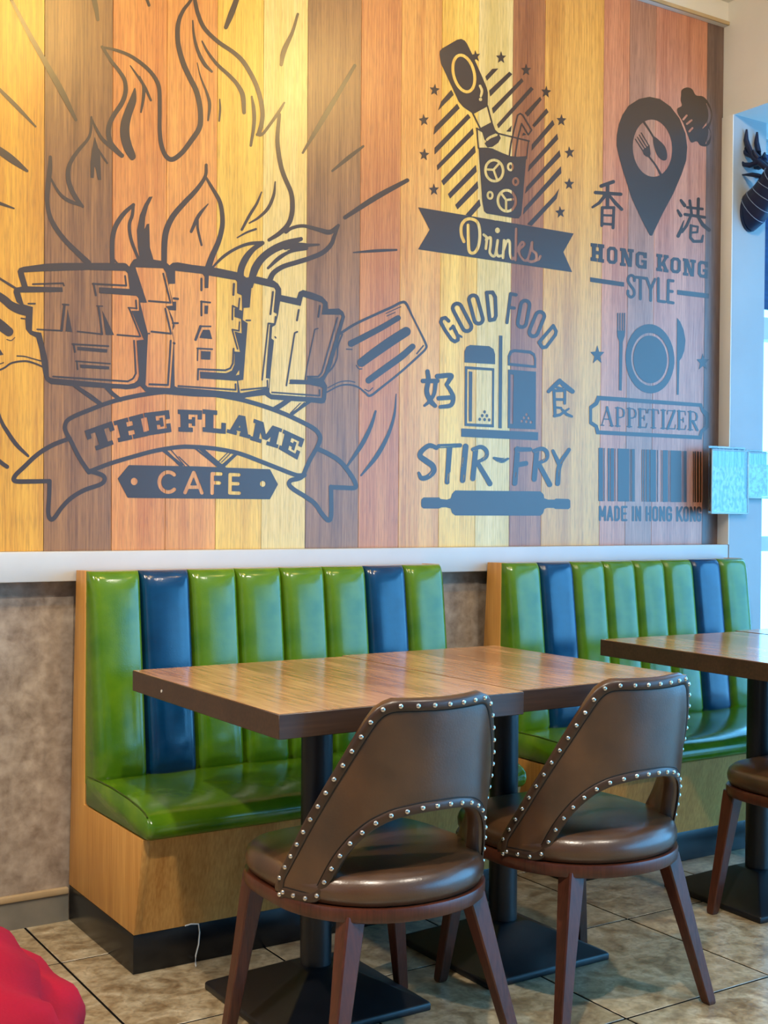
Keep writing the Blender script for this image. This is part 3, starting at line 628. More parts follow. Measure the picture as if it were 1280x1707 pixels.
# banner, tails, twigs
a = Art(15, 625, 610, 880)
a.stroke(ONE, g(zH, [(310, 838), (220, 700), (150, 560), (102, 470), (98, 420), (120, 378), (180, 340), (300, 290), (500, 215), (700, 165), (900, 132), (1100, 118)]) + g(zI, [(50, 104), (150, 118), (330, 150), (500, 197), (650, 252), (780, 312), (870, 362), (908, 410), (908, 450), (880, 510), (830, 600), (790, 695)]), 7.2)
a.stroke(ONE, g(zI, [(800, 690), (740, 690), (620, 645), (480, 590), (330, 535), (160, 502), (0, 490)]) + g(zH, [(1100, 615), (900, 647), (700, 700), (500, 760), (350, 818), (310, 838)]), 7.0)
a.stroke(zC, [(478, 1168), (545, 1190), (558, 1215), (535, 1240), (450, 1270), (380, 1312), (330, 1362), (288, 1420), (266, 1422), (257, 1385), (262, 1300), (264, 1222)], 23)
a.stroke(zC, [(264, 1222), (170, 1224), (82, 1222), (80, 1195), (130, 1145), (200, 1080), (280, 1030), (370, 995)], [22, 24, 24, 24, 24, 24, 24, 22])
a.stroke(zI, [(800, 690), (760, 715), (705, 728), (690, 755), (720, 790), (800, 840), (870, 890), (920, 960), (962, 1008), (985, 1000), (990, 930), (988, 775)], 32)
a.stroke(zI, [(988, 777), (1070, 780), (1150, 782), (1165, 760), (1130, 690), (1060, 600), (980, 545), (890, 502)], 32)
for z, p, w in ((zH, [(180, 62), (290, 150), (410, 235)], [36, 26, 26]), (zH, [(225, 80), (330, 150), (430, 228)], [6, 12, 12]), (zH, [(470, 88), (520, 140), (590, 195)], 36), (zH, [(975, 640), (1060, 715), (1130, 775)], [36, 24, 34]), (zH, [(1040, 640), (1110, 720), (1160, 780)], 9), (zH, [(1110, 700), (1200, 785)], 9),
                (zI, [(60, 500), (140, 570), (230, 645)], 28), (zI, [(15, 495), (110, 570), (195, 640)], 11), (zI, [(320, 535), (260, 590), (205, 640)], [22, 24, 30]), (zI, [(250, 535), (180, 605)], 7), (zI, [(275, 535), (210, 600)], 7), (zI, [(695, 150), (640, 190), (590, 220)], 36), (zI, [(840, 165), (770, 215), (690, 272)], [22, 20, 22]), (zI, [(800, 175), (725, 245)], 7), (zI, [(770, 180), (700, 250)], 7)):
    a.stroke(z, p, w, smooth=False)
a.build('banner_outline', logo)
a = Art(130, 670, 520, 780)
for ch, z, q in (('T', zH, [(270, 470), (515, 383), (575, 575), (330, 660)]), ('H', zH, [(528, 385), (790, 315), (832, 515), (572, 572)]), ('E', zH, [(797, 312), (1022, 285), (1045, 480), (832, 512)]),
                 ('F', zC, [(948, 840), (1078, 845), (1076, 962), (952, 958)]), ('L', zI, [(75, 222), (245, 238), (240, 398), (75, 382)]), ('A', zI, [(272, 250), (440, 285), (412, 432), (245, 388)]), ('M', zI, [(440, 290), (642, 362), (610, 500), (412, 440)]), ('E', zI, [(650, 365), (800, 435), (750, 582), (617, 505)])):
    a.glyph(z, q, SLAB[ch])
a.build('banner_lettering', logo, 'THE FLAME in slab letters')
a = Art(190, 770, 470, 840)
a.poly(ONE, [(196, 797.8), (214.7, 775.3), (330, 777.5), (450, 782.3), (463.4, 807.4), (450, 832), (212.8, 829.7)])
a.ell(ONE, (223.7, 802.5), 5.6, 6.2, erase=True); a.ell(ONE, (437.9, 806.5), 4.6, 5, erase=True)
an = np.radians(np.arange(48, 315, 12)); a.stroke(ONE, np.column_stack([280.5 + 14.8 * np.cos(an), 803.5 + 16.6 * np.sin(an)]), 6.4, True, butt=False)
for p in ([(308.5, 821), (323, 787.5), (336.5, 821.5)], [(314, 812), (331, 812)], [(353.5, 822), (353.8, 789.5), (368, 790)], [(353.5, 804.5), (365.5, 805)], [(398, 791.5), (383.8, 791), (383.2, 821.5), (398.5, 822)], [(383.5, 806), (396.5, 806.3)]): a.stroke(ONE, p, 6, True, smooth=False)
a.build('name_plate', logo, 'dark plate reading CAFE')

# ================= drinks emblem
em = thing('drinks_emblem', None, None); em.parent = mural
zK, zL, zM, zN = Z(680, 40, 3.88), Z(700, 50, 7.111), Z(780, 180, 7.111), Z(690, 330, 4.741)
for k, p in enumerate(([(193, 562), (215, 500), (280, 425), (296, 458)], [(165, 718), (172, 665), (318, 515), (335, 545)], [(172, 845), (172, 800), (388, 580), (405, 605)], [(190, 948), (186, 915), (420, 672), (425, 712)], [(230, 1045), (215, 1015), (432, 785), (438, 830)], [(272, 1130), (258, 1100), (440, 910), (445, 955)],
          [(320, 1200), (305, 1170), (450, 1015), (455, 1062)], [(372, 1234), (462, 1132), (470, 1175), (408, 1245)], [(500, 340), (545, 290), (585, 288), (510, 368)], [(525, 430), (655, 308), (675, 325), (532, 470)], [(543, 545), (735, 350), (748, 370), (552, 580)], [(575, 650), (795, 405), (813, 422), (585, 675)], [(755, 575), (855, 470), (865, 490), (775, 600)], [(635, 695), (672, 655), (665, 697)],
          [(803, 655), (895, 545), (910, 570), (818, 668)], [(800, 780), (935, 620), (948, 650), (798, 822)], [(782, 915), (965, 708), (972, 745), (775, 958)], [(765, 1055), (980, 815), (988, 855), (755, 1100)], [(750, 1190), (990, 918), (992, 965), (742, 1235)], [(770, 1295), (950, 1105), (978, 1062), (962, 1130), (800, 1306)])):
    q = zK(p); b_ = Art(q[:, 0].min() - 2, q[:, 1].min() - 2, q[:, 0].max() + 2, q[:, 1].max() + 2); b_.poly(zK, p); b_.build('stripe', em)
for c in ((172, 427), (103, 622), (105, 845), (168, 1072), (602, 218), (764, 298), (893, 440), (992, 623), (1045, 832), (1042, 1035), (985, 1218)):
    q = zK([c])[0]; b_ = Art(q[0] - 12, q[1] - 14, q[0] + 12, q[1] + 14); b_.star(zK, c, 35, 43, .12 * math.sin(c[0] * .05 + c[1])); b_.build('star', em)
a = Art(728, 60, 845, 250)
a.poly(zL, [(235, 250), (260, 220), (440, 115), (490, 105), (530, 125), (560, 165), (620, 290), (660, 380), (740, 560), (790, 680), (805, 740), (802, 905), (635, 995), (560, 945), (510, 910), (460, 850), (400, 720), (250, 400), (232, 290)])
a.star(zL, (660, 312), 58, 78, -.1)
a.stroke(zL, [(625, 985), (712, 1162)], 18); a.stroke(zL, [(800, 900), (852, 1095)], 18)
a.poly(zL, [(715, 1162), (840, 1095), (862, 1100), (890, 1180), (930, 1220), (958, 1280), (930, 1335), (860, 1385), (800, 1392), (765, 1345), (788, 1320), (765, 1300), (740, 1215), (680, 1180)])
a.ell(zL, (520, 515), 122, 222, -.25, True, 36)
a.stroke(zL, [(712, 662), (735, 720), (722, 785)], [30, 32, 28], True); a.ell(zL, (718, 822), 19, 21, 0, True)
a.stroke(zL, [(795, 1300), (830, 1272), (905, 1240)], [28, 30, 34], True)
a.build('bottle_drawing', em)
a = Art(785, 180, 892, 375)
a.poly(zM, [(125, 470), (235, 470), (290, 480), (400, 530), (500, 570), (590, 578), (692, 570), (640, 1200), (630, 1270), (600, 1310), (560, 1308), (220, 1250), (190, 1220), (170, 1100)])
a.stroke(zM, [(105, 240), (124, 475)], 17); a.stroke(zM, [(100, 240), (150, 262)], 14); a.stroke(zM, [(340, 298), (725, 392)], 19); a.stroke(zM, [(718, 390), (694, 600)], 15)
for c, sp in (((312, 742), [(215, 728), (370, 655), (345, 850)]), ((460, 1100), [(392, 1010), (550, 1080), (452, 1225)])):
    a.ell(zM, c, 105, 125, -.1, True, 32)
    for q in sp: a.stroke(zM, [(c[0] - 8, c[1] - 10), q], 27, True)
for c in ((503, 697), (565, 872), (262, 1035)): a.ell(zM, c, 29, 40, 0, True, 26)
a.stroke(zM, [(490, 570), (510, 420), (560, 200), (590, 85), (620, 65), (650, 85), (755, 262)], 18, smooth=False); a.stroke(zM, [(755, 262), (715, 318), (635, 185), (590, 370), (560, 572)], 18, smooth=False)
a.poly(zM, [(655, 290), (692, 315), (642, 332)])
a.build('glass_drawing', em)
a = Art(690, 340, 960, 460)
a.poly(zK, [(65, 1185), (410, 1243), (1072, 1355), (1005, 1475), (1062, 1605), (65, 1457), (140, 1330)])
a.poly(zM, [(185, 1255), (215, 1275), (560, 1330), (600, 1325), (645, 1280), (645, 1310), (600, 1352), (510, 1362), (480, 1350), (400, 1342), (390, 1322), (330, 1335), (230, 1310)], True)
for p, w in (([(395, 345), (375, 290), (375, 220), (405, 175), (450, 165), (500, 190), (520, 260), (515, 360), (490, 420), (460, 436), (436, 415), (430, 330), (428, 215)], 25), ([(552, 290), (575, 318), (568, 400)], 22), ([(570, 330), (605, 312), (606, 370), (600, 430), (625, 460), (645, 440), (662, 335)], 22), ([(662, 335), (652, 420), (665, 458), (695, 455)], 22),
             ([(712, 335), (704, 472)], 22), ([(706, 420), (735, 340), (756, 350), (760, 440), (775, 480), (800, 470)], 22), ([(808, 245), (803, 490)], 21), ([(806, 430), (850, 352), (872, 368), (830, 415), (850, 470), (880, 495), (905, 470), (935, 350)], 20), ([(932, 355), (935, 410), (965, 440), (965, 488), (925, 504), (892, 488)], 22), ([(960, 492), (985, 485), (1000, 460)], 20)):
    a.stroke(zN, p, w, True)
a.ell(zN, (660, 256), 20, 22, 0, True)
a.build('ribbon', em, 'ribbon reading Drinks in script letters')

# ================= good food / stir-fry emblem
em = thing('stir_fry_emblem', None, None); em.parent = mural
zO, zP, zQ, zR = Z(720, 480, 5.818), Z(680, 470, 4.063), Z(690, 600, 4.571), Z(690, 720, 4.741)
a = Art(725, 480, 940, 590)
def stadium(p0, p1, hw, w):
    p0, p1 = np.array(p0, float), np.array(p1, float); d = (p1 - p0); L = np.hypot(*d); d /= L; n = np.array([-d[1], d[0]])
    r = hw - w / 2; c0, c1 = p0 + d * hw, p1 - d * hw; pts = []
    for t in np.linspace(math.pi / 2, 3 * math.pi / 2, 9): pts.append(c0 + r * (d * math.cos(t) + n * math.sin(t)))
    for t in np.linspace(-math.pi / 2, math.pi / 2, 9): pts.append(c1 + r * (d * math.cos(t) + n * math.sin(t)))
    a.stroke(zO, pts, w, smooth=False, closed=True)
a.stroke(zO, [(162, 320), (130, 288), (98, 296), (84, 330), (130, 415), (190, 500), (222, 520), (252, 505), (254, 472), (205, 372)], 34, smooth=False)
a.stroke(zO, [(205, 372), (178, 398)], 26); a.stroke(zO, [(262, 458), (288, 475)], 20)
stadium((216, 140), (368, 430), 62, 36); stadium((385, 55), (468, 362), 60, 36); stadium((915, 106), (862, 396), 60, 35); stadium((1070, 218), (962, 482), 60, 35)
a.stroke(zO, [(530, 45), (560, 312), (605, 305), (620, 270), (614, 90), (588, 42), (530, 45)], 36, smooth=False)
a.stroke(zO, [(815, 66), (762, 56), (727, 335)], 32, smooth=False, butt=False); a.stroke(zO, [(748, 188), (798, 195)], 30)
a.stroke(zO, [(1176, 366), (1038, 528), (1072, 578), (1108, 572), (1196, 455), (1204, 420), (1176, 366)], 33, smooth=False)
a.build('arched_lettering', em, 'GOOD FOOD in arched condensed letters')
a = Art(765, 555, 900, 740)
for p, e in (([(382, 545), (382, 470), (395, 440), (420, 427), (550, 435), (580, 455), (590, 490), (590, 557)], 0), ([(385, 570), (585, 585), (582, 985), (383, 975)], 0), ([(402, 590), (570, 600), (568, 965), (400, 957)], 1), ([(412, 605), (436, 608), (433, 945), (412, 943)], 0), ([(616, 362), (640, 364), (635, 992), (612, 990)], 0),
             ([(675, 565), (675, 500), (690, 465), (720, 455), (830, 465), (860, 485), (868, 520), (868, 583)], 0), ([(690, 548), (692, 505), (705, 480), (725, 474), (825, 485), (848, 500), (854, 525), (854, 565)], 1), ([(677, 593), (867, 608), (865, 998), (675, 990)], 0), ([(694, 626), (714, 628), (710, 962), (692, 960)], 1), ([(360, 992), (882, 1018), (880, 1072), (360, 1048)], 0)): a.poly(zP, p, bool(e))
for c in ((519, 880), (503, 905), (534, 906), (486, 930), (519, 932), (550, 934)): a.ell(zP, c, 9, 11)
for c in ((802, 898), (786, 920), (817, 922), (770, 943), (801, 946), (832, 950)): a.ell(zP, c, 8, 10, 0, True)
a.build('jar_drawing', em)
a = Art(695, 610, 765, 690)
for p, w in (([(103, 88), (110, 150), (97, 240), (125, 310), (162, 350)], [34, 36, 38, 40, 30]), ([(68, 160), (178, 160)], 34), ([(165, 165), (152, 260), (112, 320), (80, 348)], [34, 30, 26, 20]), ([(178, 125), (282, 118), (265, 160), (248, 188)], [38, 36, 34, 30]), ([(248, 190), (282, 240), (300, 290), (280, 345), (200, 358)], [26, 32, 34, 34, 28]), ([(188, 292), (292, 285)], 34)): a.stroke(zQ, p, w)
a.build('chinese_character', em)
a = Art(905, 625, 965, 705)
for p, w in (([(1110, 160), (1060, 205), (1025, 240)], [36, 32, 28]), ([(1110, 160), (1160, 205), (1208, 240)], [32, 40, 34]), ([(1085, 208), (1130, 218)], 18), ([(1066, 230), (1075, 425)], 24), ([(1066, 235), (1150, 232), (1148, 330)], 22), ([(1075, 300), (1150, 302)], 20), ([(1080, 362), (1122, 366)], 18), ([(1070, 426), (1112, 418), (1180, 372)], [24, 22, 14]), ([(1128, 378), (1165, 415), (1203, 430)], [18, 24, 18])): a.stroke(zQ, p, w, smooth=False)
a.build('chinese_character', em)
a = Art(690, 730, 960, 815)
for p, w in (([(178, 125), (120, 108), (62, 150), (48, 190), (90, 225), (145, 265), (155, 310), (110, 355), (60, 365), (38, 325)], [34, 38, 40, 42, 46, 46, 44, 40, 36, 24]), ([(195, 112), (365, 106)], 32), ([(282, 115), (262, 395)], [44, 40]), ([(408, 115), (384, 382)], [46, 44]), ([(488, 135), (465, 368)], 42), ([(465, 138), (530, 118), (572, 150), (568, 200), (500, 240)], [30, 32, 34, 30, 26]), ([(500, 240), (600, 408)], [36, 42]),
             ([(632, 206), (690, 225), (745, 212)], [20, 40, 16]), ([(818, 135), (796, 405)], 42), ([(810, 138), (918, 138)], [38, 32]), ([(810, 262), (885, 248)], 38), ([(970, 150), (950, 372)], 42), ([(948, 150), (1012, 132), (1050, 162), (1045, 215), (982, 248)], [30, 32, 34, 30, 26]), ([(985, 250), (1072, 415)], [36, 42]), ([(1098, 150), (1145, 250)], [26, 36]), ([(1225, 140), (1150, 265), (1135, 408)], [30, 38, 40])): a.stroke(zR, p, w)
random.seed(3)
for p0, p1 in (((272, 330), (262, 415)), ((285, 320), (280, 410)), ((210, 118), (330, 112)), ((390, 200), (380, 280)), ((396, 340), (390, 400)), ((545, 215), (590, 165)), ((555, 160), (520, 225)), ((1020, 230), (1060, 175)), ((1160, 250), (1200, 180)), ((1175, 250), (1215, 185)), ((1148, 300), (1140, 380)), ((110, 140), (75, 180)), ((150, 130), (100, 165)), ((820, 160), (900, 155)), ((730, 205), (690, 220)), ((120, 345), (150, 300)), ((470, 150), (515, 140)), ((960, 162), (1000, 150)), ((806, 320), (800, 370)), ((640, 235), (700, 240))):
    a.stroke(zR, [p0, p1], [5, 2], True)
a.build('brush_lettering', em, 'STIR-FRY in brush letters')
a = Art(695, 810, 960, 870)
a.poly(zR, [(55, 560), (58, 535), (75, 518), (200, 518), (210, 530), (260, 535), (290, 525), (300, 490), (325, 462), (1000, 470), (1025, 495), (1030, 525), (1060, 535), (1110, 535), (1120, 527), (1222, 530), (1235, 542), (1236, 596), (1222, 610), (1115, 608), (1105, 600), (1050, 600), (1030, 610), (1022, 640), (1000, 662), (325, 660), (300, 640), (290, 605), (250, 595), (215, 597), (200, 605), (75, 605), (58, 590)])
a.build('rolling_pin_drawing', em)

# ================= location pin emblem
em = thing('location_pin_emblem', None, None); em.parent = mural
zS, zT, zU = Z(960, 120, 4), Z(970, 290, 5.565), Z(960, 500, 4)
a = Art(1020, 150, 1155, 400)
a.poly(zS, [(272, 420), (285, 350), (310, 285), (350, 225), (420, 180), (490, 165), (560, 180), (630, 230), (690, 310), (730, 410), (742, 500), (735, 590), (705, 680), (650, 810), (580, 940), (522, 1060), (508, 1092), (492, 1090), (440, 990), (370, 840), (310, 650), (285, 560), (270, 490)])
a.ell(zS, (510, 508), 131, 191, -.06, True)
for x in range(4): a.stroke(zS, [(396 + x * 13, 448 - x * 14), (446 + x * 13, 525 - x * 12)], 7)
a.poly(zS, [(443, 522), (490, 485), (498, 545), (492, 570), (465, 562), (450, 548)]); a.stroke(zS, [(482, 558), (530, 620), (568, 690)], [12, 12, 18])
a.stroke(zS, [(445, 322), (490, 390), (520, 440)], [16, 12, 12]); a.poly(zS, [(515, 430), (560, 460), (595, 500), (608, 550), (602, 585), (575, 588), (545, 560), (522, 505)], smooth=True)
a.build('pin_drawing', em)
a = Art(1125, 140, 1192, 250)
a.poly(zS, [(700, 160), (705, 120), (740, 103), (775, 115), (800, 155), (850, 165), (890, 215), (908, 280), (900, 340), (890, 370), (902, 410), (895, 470), (870, 495), (830, 490), (805, 462), (768, 470), (745, 420), (715, 340), (680, 280), (675, 245), (705, 225), (698, 190)], smooth=True)
a.stroke(zS, [(870, 210), (892, 270), (885, 325), (845, 375)], [4, 20, 16, 5], True); a.stroke(zS, [(884, 380), (890, 420), (866, 478)], [4, 18, 5], True)
for p in ([(716, 316), (738, 290)], [(740, 346), (770, 322)], [(756, 396), (776, 374)]): a.stroke(zS, p, 13, True)
a.build('chef_hat_drawing', em)
a = Art(980, 295, 1045, 390)
for p, w in (([(178, 112), (290, 72)], 34), ([(125, 172), (360, 188)], 32), ([(238, 100), (236, 290)], 34), ([(215, 200), (160, 268), (98, 308)], [34, 30, 22]), ([(262, 210), (312, 272), (368, 328)], [26, 34, 30]), ([(188, 312), (184, 478)], 28), ([(188, 312), (296, 312), (288, 500)], 28), ([(190, 382), (286, 386)], 20), ([(190, 462), (284, 468)], 24)): a.stroke(zT, p, w, smooth=False)
a.build('chinese_character', em)
a = Art(1122, 325, 1190, 410)
for p, w in (([(918, 245), (952, 292)], [26, 34]), ([(888, 338), (916, 385)], [22, 32]), ([(892, 575), (915, 525), (945, 432)], [34, 30, 8]), ([(1000, 248), (1016, 370)], 26), ([(1080, 232), (1076, 375)], 30), ([(978, 310), (1118, 325)], 25), ([(955, 375), (1138, 402)], 28), ([(1005, 400), (970, 480), (928, 538)], [26, 28, 24]), ([(1078, 400), (1120, 470), (1178, 520)], [26, 34, 34]), ([(1005, 478), (1075, 490), (1070, 540), (1005, 545)], 20), ([(1010, 478), (1005, 590), (1035, 625), (1112, 625), (1122, 572)], [26, 26, 28, 28, 20])): a.stroke(zT, p, w, smooth=False)
a.build('chinese_character', em)
a = Art(980, 400, 1190, 470)
for ch, q in (('H', [(80, 640), (208, 655), (205, 825), (78, 805)]), ('O', [(232, 670), (330, 680), (328, 838), (230, 830)]), ('N', [(352, 685), (482, 700), (475, 865), (352, 850)]), ('G', [(498, 715), (602, 730), (600, 882), (498, 868)]), ('K', [(690, 738), (805, 755), (802, 915), (688, 898)]), ('O', [(822, 770), (918, 780), (915, 925), (820, 915)]), ('N', [(935, 780), (1058, 800), (1050, 955), (935, 940)]), ('G', [(1075, 800), (1170, 815), (1165, 970), (1072, 955)])): a.glyph(zT, q, SLAB[ch])
a.build('slab_lettering', em, 'HONG KONG in slab letters')
a = Art(980, 455, 1190, 510)
a.poly(zT, [(75, 958), (392, 1005), (390, 1045), (75, 1000)]); a.poly(zT, [(882, 1075), (1178, 1110), (1175, 1155), (882, 1118)])
a.stroke(zT, [(486, 990), (482, 955), (455, 940), (430, 960), (430, 1000), (456, 1040), (482, 1080), (482, 1122), (455, 1143), (428, 1120), (426, 1085)], 26)
for p in ([(500, 957), (584, 967)], [(542, 962), (542, 1158)], [(600, 968), (637, 1070), (677, 978)], [(637, 1070), (637, 1173)], [(708, 970), (708, 1178), (768, 1186)], [(845, 992), (800, 987), (796, 1188), (845, 1196)], [(798, 1085), (838, 1090)]): a.stroke(zT, p, 27, smooth=False)
a.build('condensed_lettering', em, 'STYLE between two bars')

# ================= appetizer emblem
em = thing('appetizer_emblem', None, None); em.parent = mural
a = Art(1020, 515, 1150, 665)
for x in (279, 294, 310, 324): a.stroke(zU, [(x, 90), (x, 212)], 8.5)
a.poly(zU, [(273, 205), (328, 205), (326, 240), (312, 280), (290, 280), (275, 245)]); a.poly(zU, [(288, 270), (312, 270), (305, 605), (286, 602)])
a.ell(zU, (493, 392), 163, 231, -.05); a.ell(zU, (494, 396), 126, 177, -.05, True); a.ell(zU, (494, 396), 113, 159, -.05)
a.poly(zU, [(673, 118), (695, 145), (718, 200), (730, 270), (722, 340), (705, 385), (690, 405), (685, 632), (671, 632)])
a.build('plate_and_cutlery_drawing', em)
for c, rx, ry in (((142, 368), 50, 68), ((845, 415), 45, 61)):
    q = zU([c])[0]; b_ = Art(q[0] - 16, q[1] - 20, q[0] + 16, q[1] + 20); b_.star(zU, c, rx, ry); b_.build('star', em)
a = Art(978, 655, 1186, 738)
a.poly(zU, [(140, 638), (840, 690), (850, 725), (888, 755), (885, 850), (845, 885), (838, 930), (135, 895), (125, 850), (88, 825), (88, 710), (125, 680)])
a.poly(zU, [(160, 668), (825, 712), (835, 745), (862, 780), (860, 840), (828, 870), (818, 905), (155, 870), (145, 835), (108, 810), (108, 725), (145, 700)], True)
def ap(x, top): return (714 if top else 835) + (x - 165) * (.052 if top else .05)
for ch, x0, x1 in (('A', 165, 250), ('P', 262, 326), ('P', 340, 404), ('E', 414, 474), ('T', 480, 552), ('I', 562, 602), ('Z', 606, 664), ('E', 674, 734), ('R', 746, 812)):
    a.glyph(zU, [(x0, ap(x0, 1)), (x1, ap(x1, 1)), (x1, ap(x1, 0)), (x0, ap(x0, 0))], SERIF[ch])
a.build('name_frame', em, 'notched frame reading APPETIZER')
a = Art(994, 742, 1172, 842)
for x0, x1 in ((150, 181), (186, 192), (212, 226), (230, 254), (260, 264), (278, 356), (362, 368), (372, 392), (440, 446), (452, 462), (468, 490), (494, 534), (542, 548), (568, 572), (578, 614), (620, 624), (630, 704), (710, 714), (718, 738), (780, 786), (790, 800), (806, 820), (826, 836)):
    yt = lambda x: 986 + (x - 150) * .036; yb = lambda x: 1341 + (x - 150) * .012
    a.poly(zU, [(x0, yt(x0)), (x1, yt(x1)), (x1, yb(x1)), (x0, yb(x0))])
a.build('barcode_drawing', em)
a = Art(994, 838, 1176, 874)
for ch, x0, x1 in (('M', 159, 194), ('A', 212, 242), ('D', 262, 286), ('E', 308, 336), ('I', 372, 388), ('N', 402, 428), ('H', 471, 496), ('O', 516, 542), ('N', 562, 588), ('G', 608, 634), ('K', 675, 706), ('O', 722, 746), ('N', 766, 792), ('G', 810, 830)):
    dy = (x0 - 150) * .008; a.glyph(zU, [(x0, 1379 + dy), (x1, 1379 + dy), (x1, 1467 + dy), (x0, 1467 + dy)], SANS[ch], 15)
a.build('condensed_lettering', em, 'MADE IN HONG KONG in condensed letters')
def promote(emblem, child_name):
    """the emblem's main drawing carries the others"""
    kids = list(emblem.children); main = next(k for k in kids if k.name.split('.')[0] == child_name)
    nm = emblem.name; emblem.name = 'old'
    for k in kids:
        if k is not main: k.parent = main
    main.parent = mural; main.name = nm; bpy.data.objects.remove(emblem)
    return main
for e_, c_ in (('flame_logo', 'flame_outline'), ('drinks_emblem', 'ribbon'), ('stir_fry_emblem', 'brush_lettering'), ('location_pin_emblem', 'pin_drawing'), ('appetizer_emblem', 'name_frame')):
    m_ = promote(bpy.data.objects[e_], c_)
    m_['label'] = {'flame_logo': 'flames over big Chinese characters, banner and plate reading THE FLAME CAFE', 'drinks_emblem': 'bottle pouring into a glass over a ribbon reading Drinks', 'stir_fry_emblem': 'GOOD FOOD, two jars, STIR-FRY and a rolling pin', 'location_pin_emblem': 'map pin with cutlery over HONG KONG STYLE', 'appetizer_emblem': 'plate with cutlery, APPETIZER frame and barcode'}[e_]
# ------------------------------------------------------------------ upholstered benches
def bench(x0, x1, label, group):
    L = x1 - x0
    t = thing('upholstered_bench', label, 'bench', (x0, 0, 0), 0, group)
    prism_x('plinth', [(3.345, 0), (3.345, .098), (2.86, .098), (2.86, 0)], .0, L, M['plinth'], t, .002)
    prism_x('seat_base', [(3.345, .099), (3.345, .346), (2.802, .346), (2.857, .099)], .019, L - .019, M['oak'], t)
    prism_x('backboard', [(3.345, .346), (3.292, .978), (3.224, .978), (3.228, .346)], .019, L - .019, M['oak'], t)
    for a0 in (0, L - .019):
        prism_x('side_panel', [(3.347, .099), (3.293, .98), (3.221, .981), (3.226, .347), (2.80, .347), (2.856, .099)], a0, a0 + .019, M['oak'], t, .0008)
    # seat cushion: domed top, rounded front
    nx, ny = 40, 18; V, Fc = [], []
    def seat_pt(u, v):
        # u across, v round the profile from the back top over the front down
        prof = [(3.20, .424), (3.12, .43), (3.02, .431), (2.92, .428), (2.84, .421), (2.795, .413), (2.773, .402), (2.764, .388), (2.766, .372), (2.776, .354), (2.79, .348), (3.20, .348)]
        return prof
    prof = [(3.21, .348), (3.215, .36), (3.215, .422), (3.205, .427), (3.12, .432), (3.02, .433), (2.92, .429), (2.85, .422), (2.805, .415), (2.782, .405), (2.769, .392), (2.765, .376), (2.769, .36), (2.78, .349)]
    us = [0, .004, .012, .03, .08] + [.08 + (1 - .16) * k / 10 for k in range(1, 10)] + [.92, .97, .988, .996, 1]
    for u in us:
        e = min(u, 1 - u) * L
        s = math.sqrt(max(0, 1 - max(0, 1 - e / .018) ** 2)) if e < .018 else 1.0
        k = .965 + .035 * s
        wob = .0015 * math.sin(u * 23) + .001 * math.sin(u * 57 + 1)
        for (y, z) in prof:
            cy_, cz = 3.0, .39
            zz = .349 + (z - .349) * (1 if e > .1 else (.955 + .045 * min(1, e / .1)))
            V.append((u * L, cy_ + (y - cy_) * k, cz + (zz + (wob if z > .4 else 0) - cz) * (.9 + .1 * s)))
    n = len(prof)
    for i in range(len(us) - 1):
        for k in range(n):
            Fc.append((i * n + k, i * n + (k + 1) % n, (i + 1) * n + (k + 1) % n, (i + 1) * n + k))
    Fc.append(tuple(range(n))[::-1]); Fc.append(tuple((len(us) - 1) * n + k for k in range(n)))
    seat = mesh('seat_cushion', V, [f[::-1] for f in Fc], M['green'], t, True, 70)
    sweep('piping', [(.004, y, .39 + (z - .39) * .93 + .002) for y, z in prof[3:10]], .0018, M['green_seam'], seat, 6)
    # eight channel cushions
    w = (L - .006) / 8
    def cushion_mesh():
        us_ = [math.sin(math.radians(a)) for a in (-90, -87, -83, -78, -72, -64, -54, -40, -20, 0, 20, 40, 54, 64, 72, 78, 83, 87, 90)]
        vs_ = [math.sin(math.radians(a)) for a in (-90, -84, -76, -60, -35, 0, 35, 55, 66, 73, 78, 82, 85, 87.5, 90)]
        V, Fc = [], []; H = .98 - .405
        for v in vs_:
            z = .405 + H * (v + 1) / 2
            fz = (z - .405) / H
            base = 3.222
            th = .062 - .02 * fz
            for u in us_:
                b = (max(0, 1 - abs(u) ** 8)) ** .5 * (1 - .10 * u * u) * (max(0, 1 - abs(v) ** 22)) ** .5
                inset = .004 * (abs(v) ** 30)
                V.append((u * (w / 2 - .0004), base - .052 * (1 - fz) - th * (.12 + .88 * b), z))
        nu = len(us_)
        for j in range(len(vs_) - 1):
            for i in range(nu - 1): Fc.append((j * nu + i, j * nu + i + 1, (j + 1) * nu + i + 1, (j + 1) * nu + i))
        # closed back
        nb = len(V)
        for (u, v) in ((-1, -1), (1, -1), (1, 1), (-1, 1)): V.append((u * (w / 2 - .0004), 3.224, .405 + H * (v + 1) / 2))
        bot = list(range(nu)); top = [(len(vs_) - 1) * nu + i for i in range(nu)]
        lef = [j * nu for j in range(len(vs_))]; rig = [j * nu + nu - 1 for j in range(len(vs_))]
        Fc += [tuple([nb, nb + 1] + bot[::-1]), tuple([nb + 2, nb + 3] + top), tuple([nb + 3, nb] + lef), tuple([nb + 1, nb + 2] + rig[::-1]), (nb + 3, nb + 2, nb + 1, nb)]
        me = bpy.data.meshes.new('back_cushion'); me.from_pydata(V, [], Fc); me.update()
        me.polygons.foreach_set('use_smooth', [True] * len(me.polygons)); me.set_sharp_from_angle(angle=math.radians(75))
        return me
    for k in range(8):
        me = cushion_mesh(); me.materials.append(M['blue'] if k in (1, 6) else M['green'])
        c = link(bpy.data.objects.new('back_cushion', me), t); c.location = (.003 + w * (k + .5), 0, 0)
        c['label'] = 'dark blue leather channel' if k in (1, 6) else 'green leather channel'
    return t
BG = 'green and blue channel benches along the mural wall'
bench(1.114, 2.284, 'green and blue channel-back leather bench below the flame logo, pale wooden side panel', BG)
